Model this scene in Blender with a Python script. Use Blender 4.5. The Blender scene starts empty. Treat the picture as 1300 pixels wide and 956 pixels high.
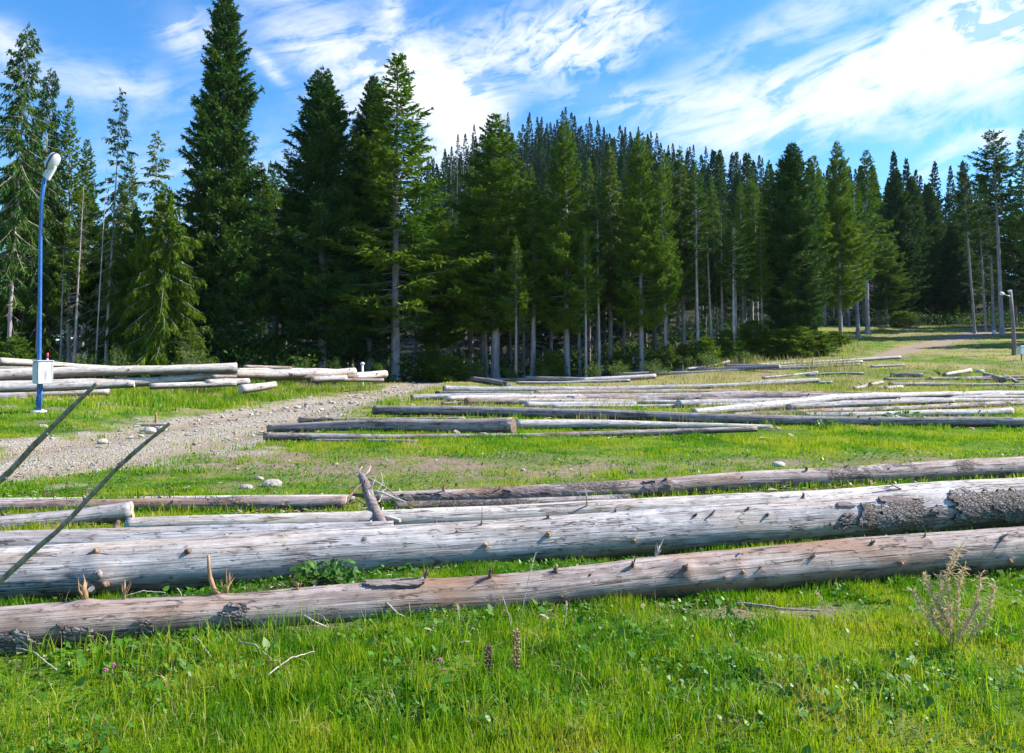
import bpy, math, random
import numpy as np
from mathutils import Vector, Matrix

PI = math.pi
R_ = math.radians
rnd = random.Random(11)
SC = bpy.context.scene
COL = SC.collection

# ------------------------------------------------------------------ camera maths
F = 1000.0; CX = 650.0; CY = 433.5; HZ = 455.0; CAMH = 1.65
PITCH = math.atan((HZ - CY) / F)

def ray(px, py):
    x = (px - CX) / F; y = 1.0; z = -(py - CY) / F
    c, s = math.cos(PITCH), math.sin(PITCH)
    return np.array([x, y * c - z * s, y * s + z * c])

def pt(px, py, Y):
    """world point seen at px,py at depth Y"""
    d = ray(px, py)
    k = Y / d[1]
    return np.array([d[0] * k, Y, CAMH + d[2] * k])

# ------------------------------------------------------------------ noise
def _h(ix, iy, iz):
    n = (ix * 374761393 + iy * 668265263 + iz * 2147483647 + 1274126177) & 0xFFFFFFFF
    n = ((n ^ (n >> 13)) * 1274126177) & 0xFFFFFFFF
    n = ((n ^ (n >> 16)) * 2246822519) & 0xFFFFFFFF
    n = n ^ (n >> 15)
    return (n & 0xFFFFFF) / float(0xFFFFFF)

def vnoise(x, y, z=0.0):
    x, y, z = np.broadcast_arrays(np.asarray(x, float), np.asarray(y, float), np.asarray(z, float))
    fx, fy, fz = np.floor(x), np.floor(y), np.floor(z)
    ix, iy, iz = fx.astype(np.int64), fy.astype(np.int64), fz.astype(np.int64)
    tx, ty, tz = x - fx, y - fy, z - fz
    tx = tx * tx * (3 - 2 * tx); ty = ty * ty * (3 - 2 * ty); tz = tz * tz * (3 - 2 * tz)
    def L(a, b, t): return a + (b - a) * t
    r = L(L(L(_h(ix, iy, iz), _h(ix + 1, iy, iz), tx), L(_h(ix, iy + 1, iz), _h(ix + 1, iy + 1, iz), tx), ty),
          L(L(_h(ix, iy, iz + 1), _h(ix + 1, iy, iz + 1), tx), L(_h(ix, iy + 1, iz + 1), _h(ix + 1, iy + 1, iz + 1), tx), ty), tz)
    return r * 2 - 1

def fbm(x, y, z=0.0, o=4):
    s = 0; a = 0.5; k = 1.0
    for i in range(o):
        s = s + a * vnoise(np.asarray(x) * k + 13.7 * i, np.asarray(y) * k + 7.1 * i, np.asarray(z) * k)
        a *= 0.5; k *= 2.03
    return s

def sst(a, b, x):
    t = np.clip((np.asarray(x, float) - a) / (b - a), 0, 1)
    return t * t * (3 - 2 * t)

# ------------------------------------------------------------------ terrain
HX = np.array([-2000, -400, -230, -165, -110, -76, -40, -4, 40, 95, 150, 194, 250, 330, 500, 2000.])
HC = np.array([4, 4, 6, 10, 22, 46, 72, 94, 84, 68, 54, 34, 28, 30, 30, 20.])

PATH = np.array([(-14.5, 5.5, 2.0), (-9.6, 10.0, 2.3), (-7.7, 13.5, 2.7), (-7.4, 18, 2.9), (-7.1, 27, 2.0), (-6.3, 36, 1.6), (-5.7, 50, 1.3), (-4.5, 66, 1.2), (-2, 80, 1.1)])

def seg_dist(X, Y, P):
    """signed-ish distance to a polyline with varying half width: distance / halfwidth"""
    best = np.full(np.shape(X), 1e9)
    for i in range(len(P) - 1):
        ax, ay, aw = P[i]; bx, by, bw = P[i + 1]
        dx, dy = bx - ax, by - ay
        t = np.clip(((X - ax) * dx + (Y - ay) * dy) / (dx * dx + dy * dy), 0, 1)
        d = np.hypot(X - (ax + dx * t), Y - (ay + dy * t)) / (aw + (bw - aw) * t)
        best = np.minimum(best, d)
    return best

def ground(X, Y):
    X = np.asarray(X, float); Y = np.asarray(Y, float)
    n = fbm(X * 0.22, Y * 0.22) * 0.10 + fbm(X * 0.9 + 5, Y * 0.9, o=3) * 0.035
    slope = 0.080 * np.clip(Y - 38, 0, 90) * sst(1, 23, X) + 0.012 * np.clip(Y - 45, 0, 60)
    slope = slope + 0.55 * sst(15, 24, Y) * sst(48, 34, Y) * sst(-9.5, -12.5, X) * sst(-32, -18, X) * 0.5
    hc = np.interp(X, HX, HC)
    t = np.clip((Y - 125) / 255.0, 0, 1)
    up = hc * (0.25 * t + 0.75 * t ** 1.35)
    back = sst(380, 900, Y)
    hill = up * (1 - 0.8 * back) + t * 3.0 * fbm(X * 0.02, Y * 0.02)
    p = np.exp(-(seg_dist(X, Y, PATH) * 1.1) ** 4)
    return n * (1 - 0.4 * p) * sst(200, 60, Y) + n * 0.6 * sst(60, 200, Y) + slope + hill - 0.10 * p * sst(70, 55, Y)

def hit(px, py, Y0=1.5, Y1=400):
    d = ray(px, py)
    Ys = np.concatenate([np.arange(Y0, 60, 0.05), np.arange(60, Y1, 0.5)])
    k = Ys / d[1]
    f = CAMH + d[2] * k - ground(d[0] * k, Ys)
    i = np.argmax(f < 0)
    if f[i] >= 0: i = len(Ys) - 1
    Y = Ys[i]
    return np.array([d[0] * Y / d[1], Y, float(ground(d[0] * Y / d[1], Y))])

def gz(x, y): return float(ground(x, y))

# ------------------------------------------------------------------ scene helpers
def tag(o, label=None, cat=None, group=None, kind=None):
    if label: o['label'] = label
    if cat: o['category'] = cat
    if group: o['group'] = group
    if kind: o['kind'] = kind
    return o

def empty(name, loc=(0, 0, 0), label=None, cat=None, group=None, rz=0):
    o = bpy.data.objects.new(name, None); COL.objects.link(o)
    o.location = loc; o.rotation_euler = (0, 0, rz); o.empty_display_size = 0.1
    return tag(o, label, cat, group)

def obj(name, me, parent=None, loc=None):
    o = bpy.data.objects.new(name, me); COL.objects.link(o)
    if parent is not None: o.parent = parent
    if loc is not None: o.location = loc
    return o

def mesh_np(name, V, faces_flat, sizes, mats, smooth=False, fattr=None, vattr=None, uv=None, midx=None):
    """V (n,3), faces_flat loop vertex ids, sizes per-face loop counts"""
    me = bpy.data.meshes.new(name)
    V = np.asarray(V, np.float32).reshape(-1, 3)
    lv = np.asarray(faces_flat, np.int32); sz = np.asarray(sizes, np.int32)
    me.vertices.add(len(V)); me.vertices.foreach_set('co', V.ravel())
    me.loops.add(len(lv)); me.loops.foreach_set('vertex_index', lv)
    me.polygons.add(len(sz))
    st = np.concatenate([[0], np.cumsum(sz)[:-1]]).astype(np.int32)
    me.polygons.foreach_set('loop_start', st)
    try: me.polygons.foreach_set('loop_total', sz)
    except Exception: pass
    if midx is not None: me.polygons.foreach_set('material_index', np.asarray(midx, np.int32))
    me.polygons.foreach_set('use_smooth', np.full(len(sz), smooth, dtype=bool))
    if uv is not None:
        l = me.uv_layers.new(name='UVMap'); l.data.foreach_set('uv', np.asarray(uv, np.float32).ravel())
    for k, a in (fattr or {}).items():
        t = me.attributes.new(k, 'FLOAT', 'FACE'); t.data.foreach_set('value', np.asarray(a, np.float32))
    for k, a in (vattr or {}).items():
        t = me.attributes.new(k, 'FLOAT', 'POINT'); t.data.foreach_set('value', np.asarray(a, np.float32))
    for m in (mats if isinstance(mats, (list, tuple)) else [mats]): me.materials.append(m)
    me.update(calc_edges=True)
    me.validate(verbose=False)
    return me

def quads_mesh(name, Q, mat, tone=None):
    Q = np.asarray(Q, np.float32); n = len(Q)
    return mesh_np(name, Q.reshape(-1, 3), np.arange(n * 4), np.full(n, 4), mat, fattr={'tone': tone} if tone is not None else None)

class MB:
    """collects tubes / boxes / polygons for one mesh"""
    def __init__(s): s.v = []; s.f = []; s.n = 0
    def add(s, V, Fs):
        s.v.append(np.asarray(V, float)); s.f += [tuple(i + s.n for i in f) for f in Fs]; s.n += len(V)
    def tube(s, pts, rad, k=8, cap=True, twist=0.0, jag=0.0, seed=0):
        rg = random.Random(seed + 5)
        pts = [np.asarray(p, float) for p in pts]; n = len(pts)
        if not hasattr(rad, '__len__'): rad = [rad] * n
        V = []; ref = None
        for i in range(n):
            t = pts[min(i + 1, n - 1)] - pts[max(i - 1, 0)]; t = t / (np.linalg.norm(t) + 1e-9)
            if ref is None:
                ref = np.array([0, 0, 1.]) if abs(t[2]) < .9 else np.array([1., 0, 0])
            a = np.cross(t, ref); a /= np.linalg.norm(a) + 1e-9; b = np.cross(a, t); ref = b
            for j in range(k):
                g = 2 * PI * j / k + twist * i
                rr = rad[i] * (1 + jag * rg.uniform(-1, 1))
                V.append(pts[i] + (a * math.cos(g) + b * math.sin(g)) * rr)
        Fs = []
        for i in range(n - 1):
            for j in range(k):
                Fs.append((i * k + j, i * k + (j + 1) % k, (i + 1) * k + (j + 1) % k, (i + 1) * k + j))
        if cap:
            Fs.append(tuple(range(k))[::-1]); Fs.append(tuple(range((n - 1) * k, n * k)))
        s.add(V, Fs); return s
    def box(s, c, d, rot=None, bev=0.0):
        x, y, z = [q / 2 for q in d]
        b = min(bev, x, y, z)
        if b <= 0:
            V = np.array([(i * x, j * y, k * z) for i in (-1, 1) for j in (-1, 1) for k in (-1, 1)], float)
            Fs = [(0, 1, 3, 2), (4, 6, 7, 5), (0, 4, 5, 1), (2, 3, 7, 6), (0, 2, 6, 4), (1, 5, 7, 3)]
        else:
            V = []
            for zz, ins in ((-z, b), (-z + b, 0), (z - b, 0), (z, b)):
                xx, yy = x - ins, y - ins; e = b
                for (sx, sy) in ((1, 1), (-1, 1), (-1, -1), (1, -1)):
                    q = [(sx * xx, sy * (yy - e)), (sx * (xx - e), sy * yy)]
                    if sx * sy < 0: q = q[::-1]
                    V += [(q[0][0], q[0][1], zz), (q[1][0], q[1][1], zz)]
            V = np.array(V, float); Fs = []
            for i in range(3):
                for j in range(8): Fs.append((i * 8 + j, i * 8 + (j + 1) % 8, (i + 1) * 8 + (j + 1) % 8, (i + 1) * 8 + j))
            Fs.append(tuple(range(8))[::-1]); Fs.append(tuple(range(24, 32)))
        if rot is not None: V = V @ np.array(rot).T
        s.add(V + np.asarray(c, float), Fs); return s
    def lathe(s, c, prof, k=16, rot=None):
        V = []
        for r, z in prof:
            for j in range(k): V.append((r * math.cos(2 * PI * j / k), r * math.sin(2 * PI * j / k), z))
        V = np.array(V, float)
        if rot is not None: V = V @ np.array(rot).T
        Fs = [(i * k + j, i * k + (j + 1) % k, (i + 1) * k + (j + 1) % k, (i + 1) * k + j) for i in range(len(prof) - 1) for j in range(k)]
        Fs.append(tuple(range(k))[::-1]); Fs.append(tuple(range((len(prof) - 1) * k, len(prof) * k)))
        s.add(V + np.asarray(c, float), Fs); return s
    def mesh(s, name, mat, smooth=True, origin=None):
        V = np.concatenate(s.v)
        if origin is not None: V = V - np.asarray(origin, float)
        me = bpy.data.meshes.new(name)
        me.from_pydata([tuple(v) for v in V], [], s.f)
        for p in me.polygons: p.use_smooth = smooth and len(p.vertices) <= 4
        for m in (mat if isinstance(mat, (list, tuple)) else [mat]): me.materials.append(m)
        me.update(); return me

# ------------------------------------------------------------------ material helpers
class NT:
    def __init__(s, name):
        s.m = bpy.data.materials.new(name); s.m.use_nodes = True
        s.t = s.m.node_tree; s.t.nodes.clear()
        s.out = s.t.nodes.new('ShaderNodeOutputMaterial')
    def n(s, typ, ins=None, **kw):
        nd = s.t.nodes.new('ShaderNode' + typ)
        for k, v in kw.items(): setattr(nd, k, v)
        for k, v in (ins or {}).items(): s.set(nd.inputs[k], v)
        return nd
    def set(s, sock, v):
        if isinstance(v, bpy.types.NodeSocket): s.t.links.new(v, sock)
        elif isinstance(v, (tuple, list)):
            sock.default_value = tuple(v) + ((1.0,) if sock.type == 'RGBA' and len(v) == 3 else ())
        else: sock.default_value = v
    def math(s, op, a, b=0.0, c=None, clamp=False):
        nd = s.n('Math', {0: a, 1: b}, operation=op); nd.use_clamp = clamp
        if c is not None: s.set(nd.inputs[2], c)
        return nd.outputs[0]
    def noise(s, vec, scale, detail=4, rough=0.55, dist=0.0, color=False):
        nd = s.n('TexNoise', {'Vector': vec, 'Scale': scale, 'Detail': detail, 'Roughness': rough, 'Distortion': dist})
        return nd.outputs[1 if color else 0]
    def scale(s, vec, sc, loc=(0, 0, 0)):
        return s.n('Mapping', {'Vector': vec, 'Scale': sc, 'Location': loc}).outputs[0]
    def ramp(s, fac, stops, interp='LINEAR'):
        nd = s.n('ValToRGB', {'Fac': fac}); cr = nd.color_ramp; cr.interpolation = interp
        while len(cr.elements) < len(stops): cr.elements.new(0.5)
        for e, (p, c) in zip(cr.elements, stops):
            e.position = p; e.color = (c if isinstance(c, (tuple, list)) else (c, c, c)) + (1,) if not isinstance(c, (int, float)) else (c, c, c, 1)
        return nd.outputs[0]
    def mix(s, f, a, b, blend='MIX'):
        nd = s.n('Mix', data_type='RGBA', blend_type=blend)
        s.set(nd.inputs[0], f); s.set(nd.inputs[6], a); s.set(nd.inputs[7], b)
        return nd.outputs[2]
    def bump(s, h, strength=0.5, dist=0.02, normal=None):
        i = {'Height': h, 'Strength': strength, 'Distance': dist}
        if normal is not None: i['Normal'] = normal
        return s.n('Bump', i).outputs[0]
    def pbr(s, color, rough=0.8, normal=None, **kw):
        i = {'Base Color': color, 'Roughness': rough}
        if normal is not None: i['Normal'] = normal
        i.update({k.replace('_', ' '): v for k, v in kw.items()})
        nd = s.n('BsdfPrincipled', i)
        s.t.links.new(nd.outputs[0], s.out.inputs[0]); return nd
    def uv(s): return s.n('TexCoord').outputs['UV']
    def pos(s): return s.n('NewGeometry').outputs['Position']
    def objc(s): return s.n('TexCoord').outputs['Object']
    def rand(s): return s.n('ObjectInfo').outputs['Random']
    def attr(s, name): return s.n('Attribute', attribute_name=name).outputs['Fac']

def simple(name, col, rough=0.7, metal=0.0, bumpscale=0, var=0.15):
    t = NT(name)
    n = t.noise(t.objc(), 9.0, 5)
    c = t.mix(n, tuple(x * (1 - var) for x in col), tuple(min(1, x * (1 + var)) for x in col))
    nm = t.bump(t.noise(t.objc(), bumpscale, 4), 0.5, 0.01) if bumpscale else None
    t.pbr(c, rough, nm, Metallic=metal); return t.m

def leaf_mat(name, ramp, trans=0.3, rough=0.5, objvar=0.25, posscale=0.0, spec=0.3, ttint=(1.0, 1.15, 0.5)):
    """foliage: tone per face picks the colour, a little light passes through"""
    t = NT(name)
    f = t.attr('tone')
    f2 = t.math('ADD', f, t.math('MULTIPLY', t.math('SUBTRACT', t.rand(), 0.5), objvar))
    if posscale:
        f2 = t.math('ADD', f2, t.math('MULTIPLY', t.math('SUBTRACT', t.noise(t.pos(), posscale, 3), 0.5), 0.9), clamp=True)
    c = t.ramp(f2, ramp)
    d = t.n('BsdfPrincipled', {'Base Color': c, 'Roughness': rough, 'Specular IOR Level': spec})
    tr = t.n('BsdfTranslucent', {'Color': t.mix(1.0, c, ttint, 'MULTIPLY')})
    mx = t.n('MixShader', {0: trans, 1: d.outputs[0], 2: tr.outputs[0]})
    t.t.links.new(mx.outputs[0], t.out.inputs[0]); return t.m

# ------------------------------------------------------------------ log materials (UV: u along the log in metres, v around it in metres)
def log_mat(name, base, dark, warm, warmth=0.3, barky=0.0, streak=0.5):
    t = NT(name)
    uv = t.uv(); r = t.rand()
    off = t.n('CombineXYZ', {0: t.math('MULTIPLY', r, 57.0), 1: t.math('MULTIPLY', r, 23.0)}).outputs[0]
    u2 = t.n('VectorMath', {0: uv, 1: off}, operation='ADD').outputs[0]
    fine = t.noise(t.scale(u2, (2.2, 85, 1)), 1.0, 6, 0.6)
    fib = t.noise(t.scale(u2, (0.9, 26, 1)), 1.0, 5, 0.65, 0.4)
    blot = t.noise(t.scale(u2, (1.3, 3.5, 1)), 1.0, 6, 0.62, 0.8)
    wpatch = t.noise(t.scale(u2, (0.55, 2.2, 1), (3, 9, 0)), 1.0, 5, 0.6, 0.6)
    crk = t.noise(t.scale(u2, (1.1, 34, 1), (8, 1, 0)), 1.0, 3, 0.5, 0.3)
    crack = t.ramp(crk, [(0.30, 1.0), (0.35, 0.0)])
    spots = t.ramp(t.noise(t.scale(u2, (9, 22, 1)), 1.0, 5, 0.7), [(0.34, 1.0), (0.42, 0.0)])
    c = t.mix(t.ramp(fib, [(0.36, 0.0), (0.62, 1.0)]), dark, base)
    c = t.mix(t.math('MULTIPLY', t.ramp(fine, [(0.30, 1.0), (0.55, 0.0)]), 0.5), c, tuple(x * 0.5 for x in dark))
    c = t.mix(t.math('MULTIPLY', t.ramp(blot, [(0.50, 0.0), (0.72, 1.0)]), 0.55), c, tuple(min(1, x * 1.25) for x in base))
    smear = t.noise(t.scale(u2, (0.45, 5.5, 1), (5, 2, 0)), 1.0, 6, 0.65, 0.5)
    c = t.mix(t.math('MULTIPLY', t.ramp(smear, [(0.34, 1.0), (0.50, 0.0)]), 0.5), c, tuple(x * 0.75 for x in dark))
    mott = t.noise(t.scale(u2, (5.5, 9, 1), (2, 6, 0)), 1.0, 7, 0.7, 0.3)
    c = t.mix(t.math('MULTIPLY', t.ramp(mott, [(0.36, 1.0), (0.52, 0.0)]), 0.55), c, tuple(x * 0.62 for x in dark))
    c = t.mix(t.math('MULTIPLY', t.ramp(mott, [(0.55, 0.0), (0.70, 1.0)]), 0.5), c, tuple(min(1, x * 1.3) for x in base))
    c = t.mix(t.math('MULTIPLY', t.ramp(wpatch, [(0.48, 0.0), (0.66, 1.0)]), warmth), c, warm)
    c = t.mix(t.math('MULTIPLY', crack, 0.8), c, tuple(x * 0.25 for x in dark))
    c = t.mix(t.math('MULTIPLY', spots, 0.75), c, tuple(x * 0.35 for x in dark))
    ln = t.noise(t.scale(u2, (0.55, 9, 1), (4, 7, 0)), 1.0, 5, 0.55, 0.2); ln = t.math('ABSOLUTE', t.math('SUBTRACT', ln, 0.5))
    ck = t.math('MULTIPLY', t.ramp(ln, [(0.0, 1.0), (0.011, 0.0)]), t.ramp(t.noise(t.scale(u2, (1.2, 4, 1), (9, 9, 0)), 1.0, 3), [(0.42, 0.0), (0.52, 1.0)]))
    c = t.mix(t.math('MULTIPLY', ck, 0.85), c, (0.05, 0.04, 0.035))
    k = t.ramp(t.attr('knot'), [(0.0, 0.0), (1.0, 1.0)])
    c = t.mix(t.math('MULTIPLY', k, 0.75), c, (0.16, 0.105, 0.07))
    # shade on the underside, where grass blocks the light, painted in dark brown
    und_shade = t.ramp(t.math('ADD', t.attr('under'), t.math('MULTIPLY', t.math('SUBTRACT', blot, 0.5), 0.9)), [(0.26, 0.0), (0.66, 1.0)])
    c = t.mix(t.math('MULTIPLY', und_shade, 0.82), c, (0.085, 0.055, 0.038))
    hgt = t.math('ADD', t.math('MULTIPLY', fib, 0.7), t.math('MULTIPLY', fine, 0.35))
    hgt = t.math('SUBTRACT', hgt, t.math('MULTIPLY', crack, 0.7))
    hgt = t.math('SUBTRACT', hgt, t.math('MULTIPLY', spots, 0.4)); hgt = t.math('SUBTRACT', hgt, t.math('MULTIPLY', ck, 1.2))
    if barky:
        pl = t.n('TexVoronoi', {'Vector': t.scale(u2, (24, 46, 1)), 'Scale': 1.0, 'Randomness': 1.0}, feature='DISTANCE_TO_EDGE').outputs[0]
        cellc = t.n('TexVoronoi', {'Vector': t.scale(u2, (24, 46, 1)), 'Scale': 1.0}).outputs['Color']
        pr = t.ramp(pl, [(0.0, 1.0), (0.12, 0.0)])
        reg = t.ramp(t.noise(t.scale(u2, (0.8, 1.6, 1), (1, 4, 0)), 1.0, 5, 0.6), [(0.62 - barky * 0.5, 0.0), (0.68 - barky * 0.5, 1.0)])
        bc = t.mix(t.n('SeparateXYZ', {0: cellc}).outputs[0], (0.15, 0.12, 0.115), (0.30, 0.26, 0.25))
        bc = t.mix(t.math('MULTIPLY', pr, .7), bc, (0.09, 0.065, 0.055))
        c = t.mix(reg, c, bc)
        hgt = t.math('ADD', hgt, t.math('MULTIPLY', reg, t.math('SUBTRACT', 1.6, t.math('MULTIPLY', pr, 1.4))))
    c = t.mix(1.0, c, t.ramp(r, [(0, (0.90, 0.90, 0.93)), (1, (1.06, 1.02, 0.98))]), 'MULTIPLY')
    t.pbr(c, 0.78, t.bump(hgt, 0.9, 0.02), Specular_IOR_Level=0.25)
    return t.m

M = {}
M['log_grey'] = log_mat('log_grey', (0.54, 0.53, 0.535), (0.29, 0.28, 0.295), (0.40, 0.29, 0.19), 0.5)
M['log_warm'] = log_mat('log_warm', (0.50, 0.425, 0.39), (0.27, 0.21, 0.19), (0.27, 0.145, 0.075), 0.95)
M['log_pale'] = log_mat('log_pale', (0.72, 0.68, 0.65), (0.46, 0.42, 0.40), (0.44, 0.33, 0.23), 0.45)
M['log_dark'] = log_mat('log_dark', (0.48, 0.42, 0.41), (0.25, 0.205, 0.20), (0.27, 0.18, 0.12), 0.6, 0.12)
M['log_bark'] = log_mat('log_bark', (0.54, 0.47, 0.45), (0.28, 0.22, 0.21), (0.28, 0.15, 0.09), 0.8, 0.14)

def bark_plate():
    t = NT('bark_plates'); u = t.objc()
    pl = t.n('TexVoronoi', {'Vector': t.scale(u, (22, 42, 42)), 'Scale': 1.0}, feature='DISTANCE_TO_EDGE').outputs[0]
    cc = t.n('TexVoronoi', {'Vector': t.scale(u, (22, 42, 42)), 'Scale': 1.0}).outputs['Color']
    e = t.ramp(pl, [(0.0, 1.0), (0.16, 0.0)])
    n = t.noise(u, 30, 6)
    c = t.mix(t.n('SeparateXYZ', {0: cc}).outputs[0], (0.16, 0.14, 0.14), (0.40, 0.38, 0.385))
    c = t.mix(t.ramp(t.noise(u, 7, 6, .7), [(.42, 0.), (.6, .85)]), c, (0.17, 0.105, 0.075)); c = t.mix(t.math('MULTIPLY', t.ramp(t.noise(u, 70, 4, .7), [(.4, 1.), (.55, 0.)]), .6), c, (0.08, 0.065, 0.06)); c = t.mix(t.math('MULTIPLY', e, t.ramp(t.noise(u, 12, 4), [(.35, .2), (.6, 1.0)])), c, (0.06, 0.045, 0.04))
    h = t.math('ADD', t.math('SUBTRACT', 1.0, e), t.math('MULTIPLY', n, 0.8))
    t.pbr(c, 0.85, t.bump(h, 0.9, 0.012)); return t.m
M['bark'] = bark_plate()

def bark_peel():
    t = NT('peeled_bark'); u = t.objc()
    n = t.noise(t.scale(u, (6, 30, 30)), 1.0, 7, 0.65)
    c = t.ramp(n, [(0.3, (0.09, 0.065, 0.06)), (0.5, (0.22, 0.17, 0.16)), (0.75, (0.36, 0.30, 0.28))])
    t.pbr(c, 0.9, t.bump(n, 0.9, 0.015)); return t.m
M['peel'] = bark_peel()

def cutwood(name, a, b):
    t = NT(name); u = t.uv()
    sep = t.n('SeparateXYZ', {0: u})
    rr = t.math('POWER', t.math('ADD', t.math('POWER', sep.outputs[0], 2.0), t.math('POWER', sep.outputs[1], 2.0)), 0.5)
    rr = t.math('ADD', rr, t.math('MULTIPLY', t.noise(u, 2.2, 3), 0.12))
    ring = t.math('SINE', t.math('MULTIPLY', rr, 75.0))
    c = t.mix(t.math('MULTIPLY_ADD', ring, 0.5, 0.5), a, b)
    c = t.mix(t.math('MULTIPLY', t.ramp(t.noise(u, 3.0, 5), [(0.45, 0), (0.7, 1)]), 0.5), c, tuple(x * 0.45 for x in a))
    t.pbr(c, 0.8, t.bump(ring, 0.3, 0.004)); return t.m
M['cut_fresh'] = cutwood('cut_wood', (0.50, 0.33, 0.18), (0.66, 0.47, 0.28))
M['cut_grey'] = cutwood('cut_wood_grey', (0.40, 0.36, 0.33), (0.54, 0.50, 0.46))
M['cut_dark'] = cutwood('cut_wood_dark', (0.13, 0.085, 0.06), (0.24, 0.16, 0.11))

def stubmat(name, a, b):
    t = NT(name); u = t.objc()
    n = t.noise(t.scale(u, (60, 60, 14)), 1.0, 5)
    t.pbr(t.mix(t.ramp(n, [(0.3, 0), (0.7, 1)]), a, b), 0.85, t.bump(n, 0.8, 0.006)); return t.m
M['stub_dark'] = stubmat('stub_dark', (0.07, 0.04, 0.03), (0.26, 0.16, 0.11))
M['stub_orange'] = stubmat('stub_orange', (0.22, 0.11, 0.05), (0.55, 0.33, 0.18))
M['stub_grey'] = stubmat('stub_grey', (0.17, 0.13, 0.11), (0.46, 0.41, 0.38))
M['twig_pale'] = stubmat('twig_pale', (0.33, 0.28, 0.25), (0.62, 0.56, 0.52))
M['twig_brown'] = stubmat('twig_brown', (0.13, 0.095, 0.075), (0.38, 0.31, 0.26))

def trunk_mat(name, a, b, lich):
    t = NT(name); u = t.objc()
    n = t.noise(t.scale(u, (7, 7, 1.6)), 1.0, 7, 0.65)
    l = t.noise(t.scale(u, (1.6, 1.6, 0.5)), 1.0, 5, 0.6)
    c = t.ramp(n, [(0.3, a), (0.7, b)])
    c = t.mix(t.ramp(l, [(0.48, 0.0), (0.62, 1.0)]), c, lich)
    c = t.mix(1.0, c, t.ramp(t.rand(), [(0, (0.8, 0.78, 0.8)), (1, (1.15, 1.12, 1.1))]), 'MULTIPLY')
    t.pbr(c, 0.9, t.bump(n, 0.9, 0.03)); return t.m
M['trunk'] = trunk_mat('trunk_bark', (0.17, 0.155, 0.155), (0.40, 0.375, 0.38), (0.46, 0.44, 0.45))
M['trunk_pale'] = trunk_mat('trunk_bark_pale', (0.28, 0.22, 0.20), (0.55, 0.48, 0.46), (0.62, 0.57, 0.56))
M['trunk_dark'] = trunk_mat('trunk_bark_dark', (0.10, 0.09, 0.085), (0.24, 0.22, 0.215), (0.29, 0.28, 0.275))
M['deadwood'] = trunk_mat('dead_branches', (0.12, 0.10, 0.085), (0.26, 0.22, 0.19), (0.30, 0.26, 0.24))

NEED = [(0.0, (0.034, 0.088, 0.014)), (0.35, (0.078, 0.155, 0.016)), (0.7, (0.145, 0.220, 0.018)), (1.0, (0.22, 0.265, 0.020))]
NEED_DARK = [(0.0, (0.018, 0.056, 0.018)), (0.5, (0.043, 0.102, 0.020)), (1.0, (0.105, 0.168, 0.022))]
NEED_LIGHT = [(0.0, (0.055, 0.105, 0.020)), (0.5, (0.115, 0.175, 0.028)), (1.0, (0.19, 0.235, 0.035))]
NEED_BRIGHT = [(0.0, (0.030, 0.080, 0.010)), (0.5, (0.080, 0.150, 0.012)), (1.0, (0.165, 0.22, 0.014))]
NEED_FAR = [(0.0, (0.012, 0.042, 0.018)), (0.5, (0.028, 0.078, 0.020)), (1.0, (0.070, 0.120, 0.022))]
M['needle'] = leaf_mat('needles', NEED, 0.30, .7, spec=.12)
M['needle_dark'] = leaf_mat('needles_dark', NEED_DARK, 0.22, .7, spec=.12)
M['needle_light'] = leaf_mat('needles_light', NEED_LIGHT, 0.35, .7, spec=.12)
M['needle_bright'] = leaf_mat('needles_bright', NEED_BRIGHT, 0.38, .7, spec=.12)
M['needle_far'] = leaf_mat('needles_far', NEED_FAR, 0.2, .8, objvar=0.7, spec=.05)
M['leaf_shrub'] = leaf_mat('shrub_leaves', [(0, (0.03, 0.07, 0.015)), (0.6, (0.09, 0.16, 0.02)), (1, (0.24, 0.30, 0.06))], 0.35)
M['leaf_plant'] = leaf_mat('plant_leaves', [(0, (0.03, 0.11, 0.012)), (1, (0.10, 0.24, 0.02))], 0.35)
M['grass'] = leaf_mat('grass_blades', [(0.0, (0.045, 0.15, 0.004)), (0.25, (0.10, 0.25, 0.005)), (0.50, (0.23, 0.35, 0.008)), (0.80, (0.39, 0.40, 0.025)), (0.93, (0.44, 0.39, 0.09)), (1.0, (0.50, 0.42, 0.20))], 0.45, 0.5, 0.0, 0.9)
M['leaf_low'] = leaf_mat('low_leaves', [(0, (0.03, 0.12, 0.010)), (0.5, (0.08, 0.22, 0.015)), (1, (0.20, 0.34, 0.04))], 0.3, 0.45)
M['straw_stem'] = simple('straw_stem', (.62, .46, .29), .8)
M['straw'] = leaf_mat('dry_grass', [(0.0, (0.18, 0.20, 0.04)), (0.5, (0.40, 0.34, 0.15)), (1.0, (0.60, 0.50, 0.30))], 0.35, 0.6, 0.0)
M['dryseed'] = leaf_mat('dry_seed', [(0.0, (0.45, 0.30, 0.17)), (0.5, (0.66, 0.53, 0.34)), (1.0, (0.80, 0.70, 0.50))], 0.4, 0.7, 0.0, ttint=(1, .95, .85))
# ================================================================== LOGS
LOGSEG = []     # (x0,y0,x1,y1,r) footprints, so that grass does not grow through wood

class Log: pass

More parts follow.
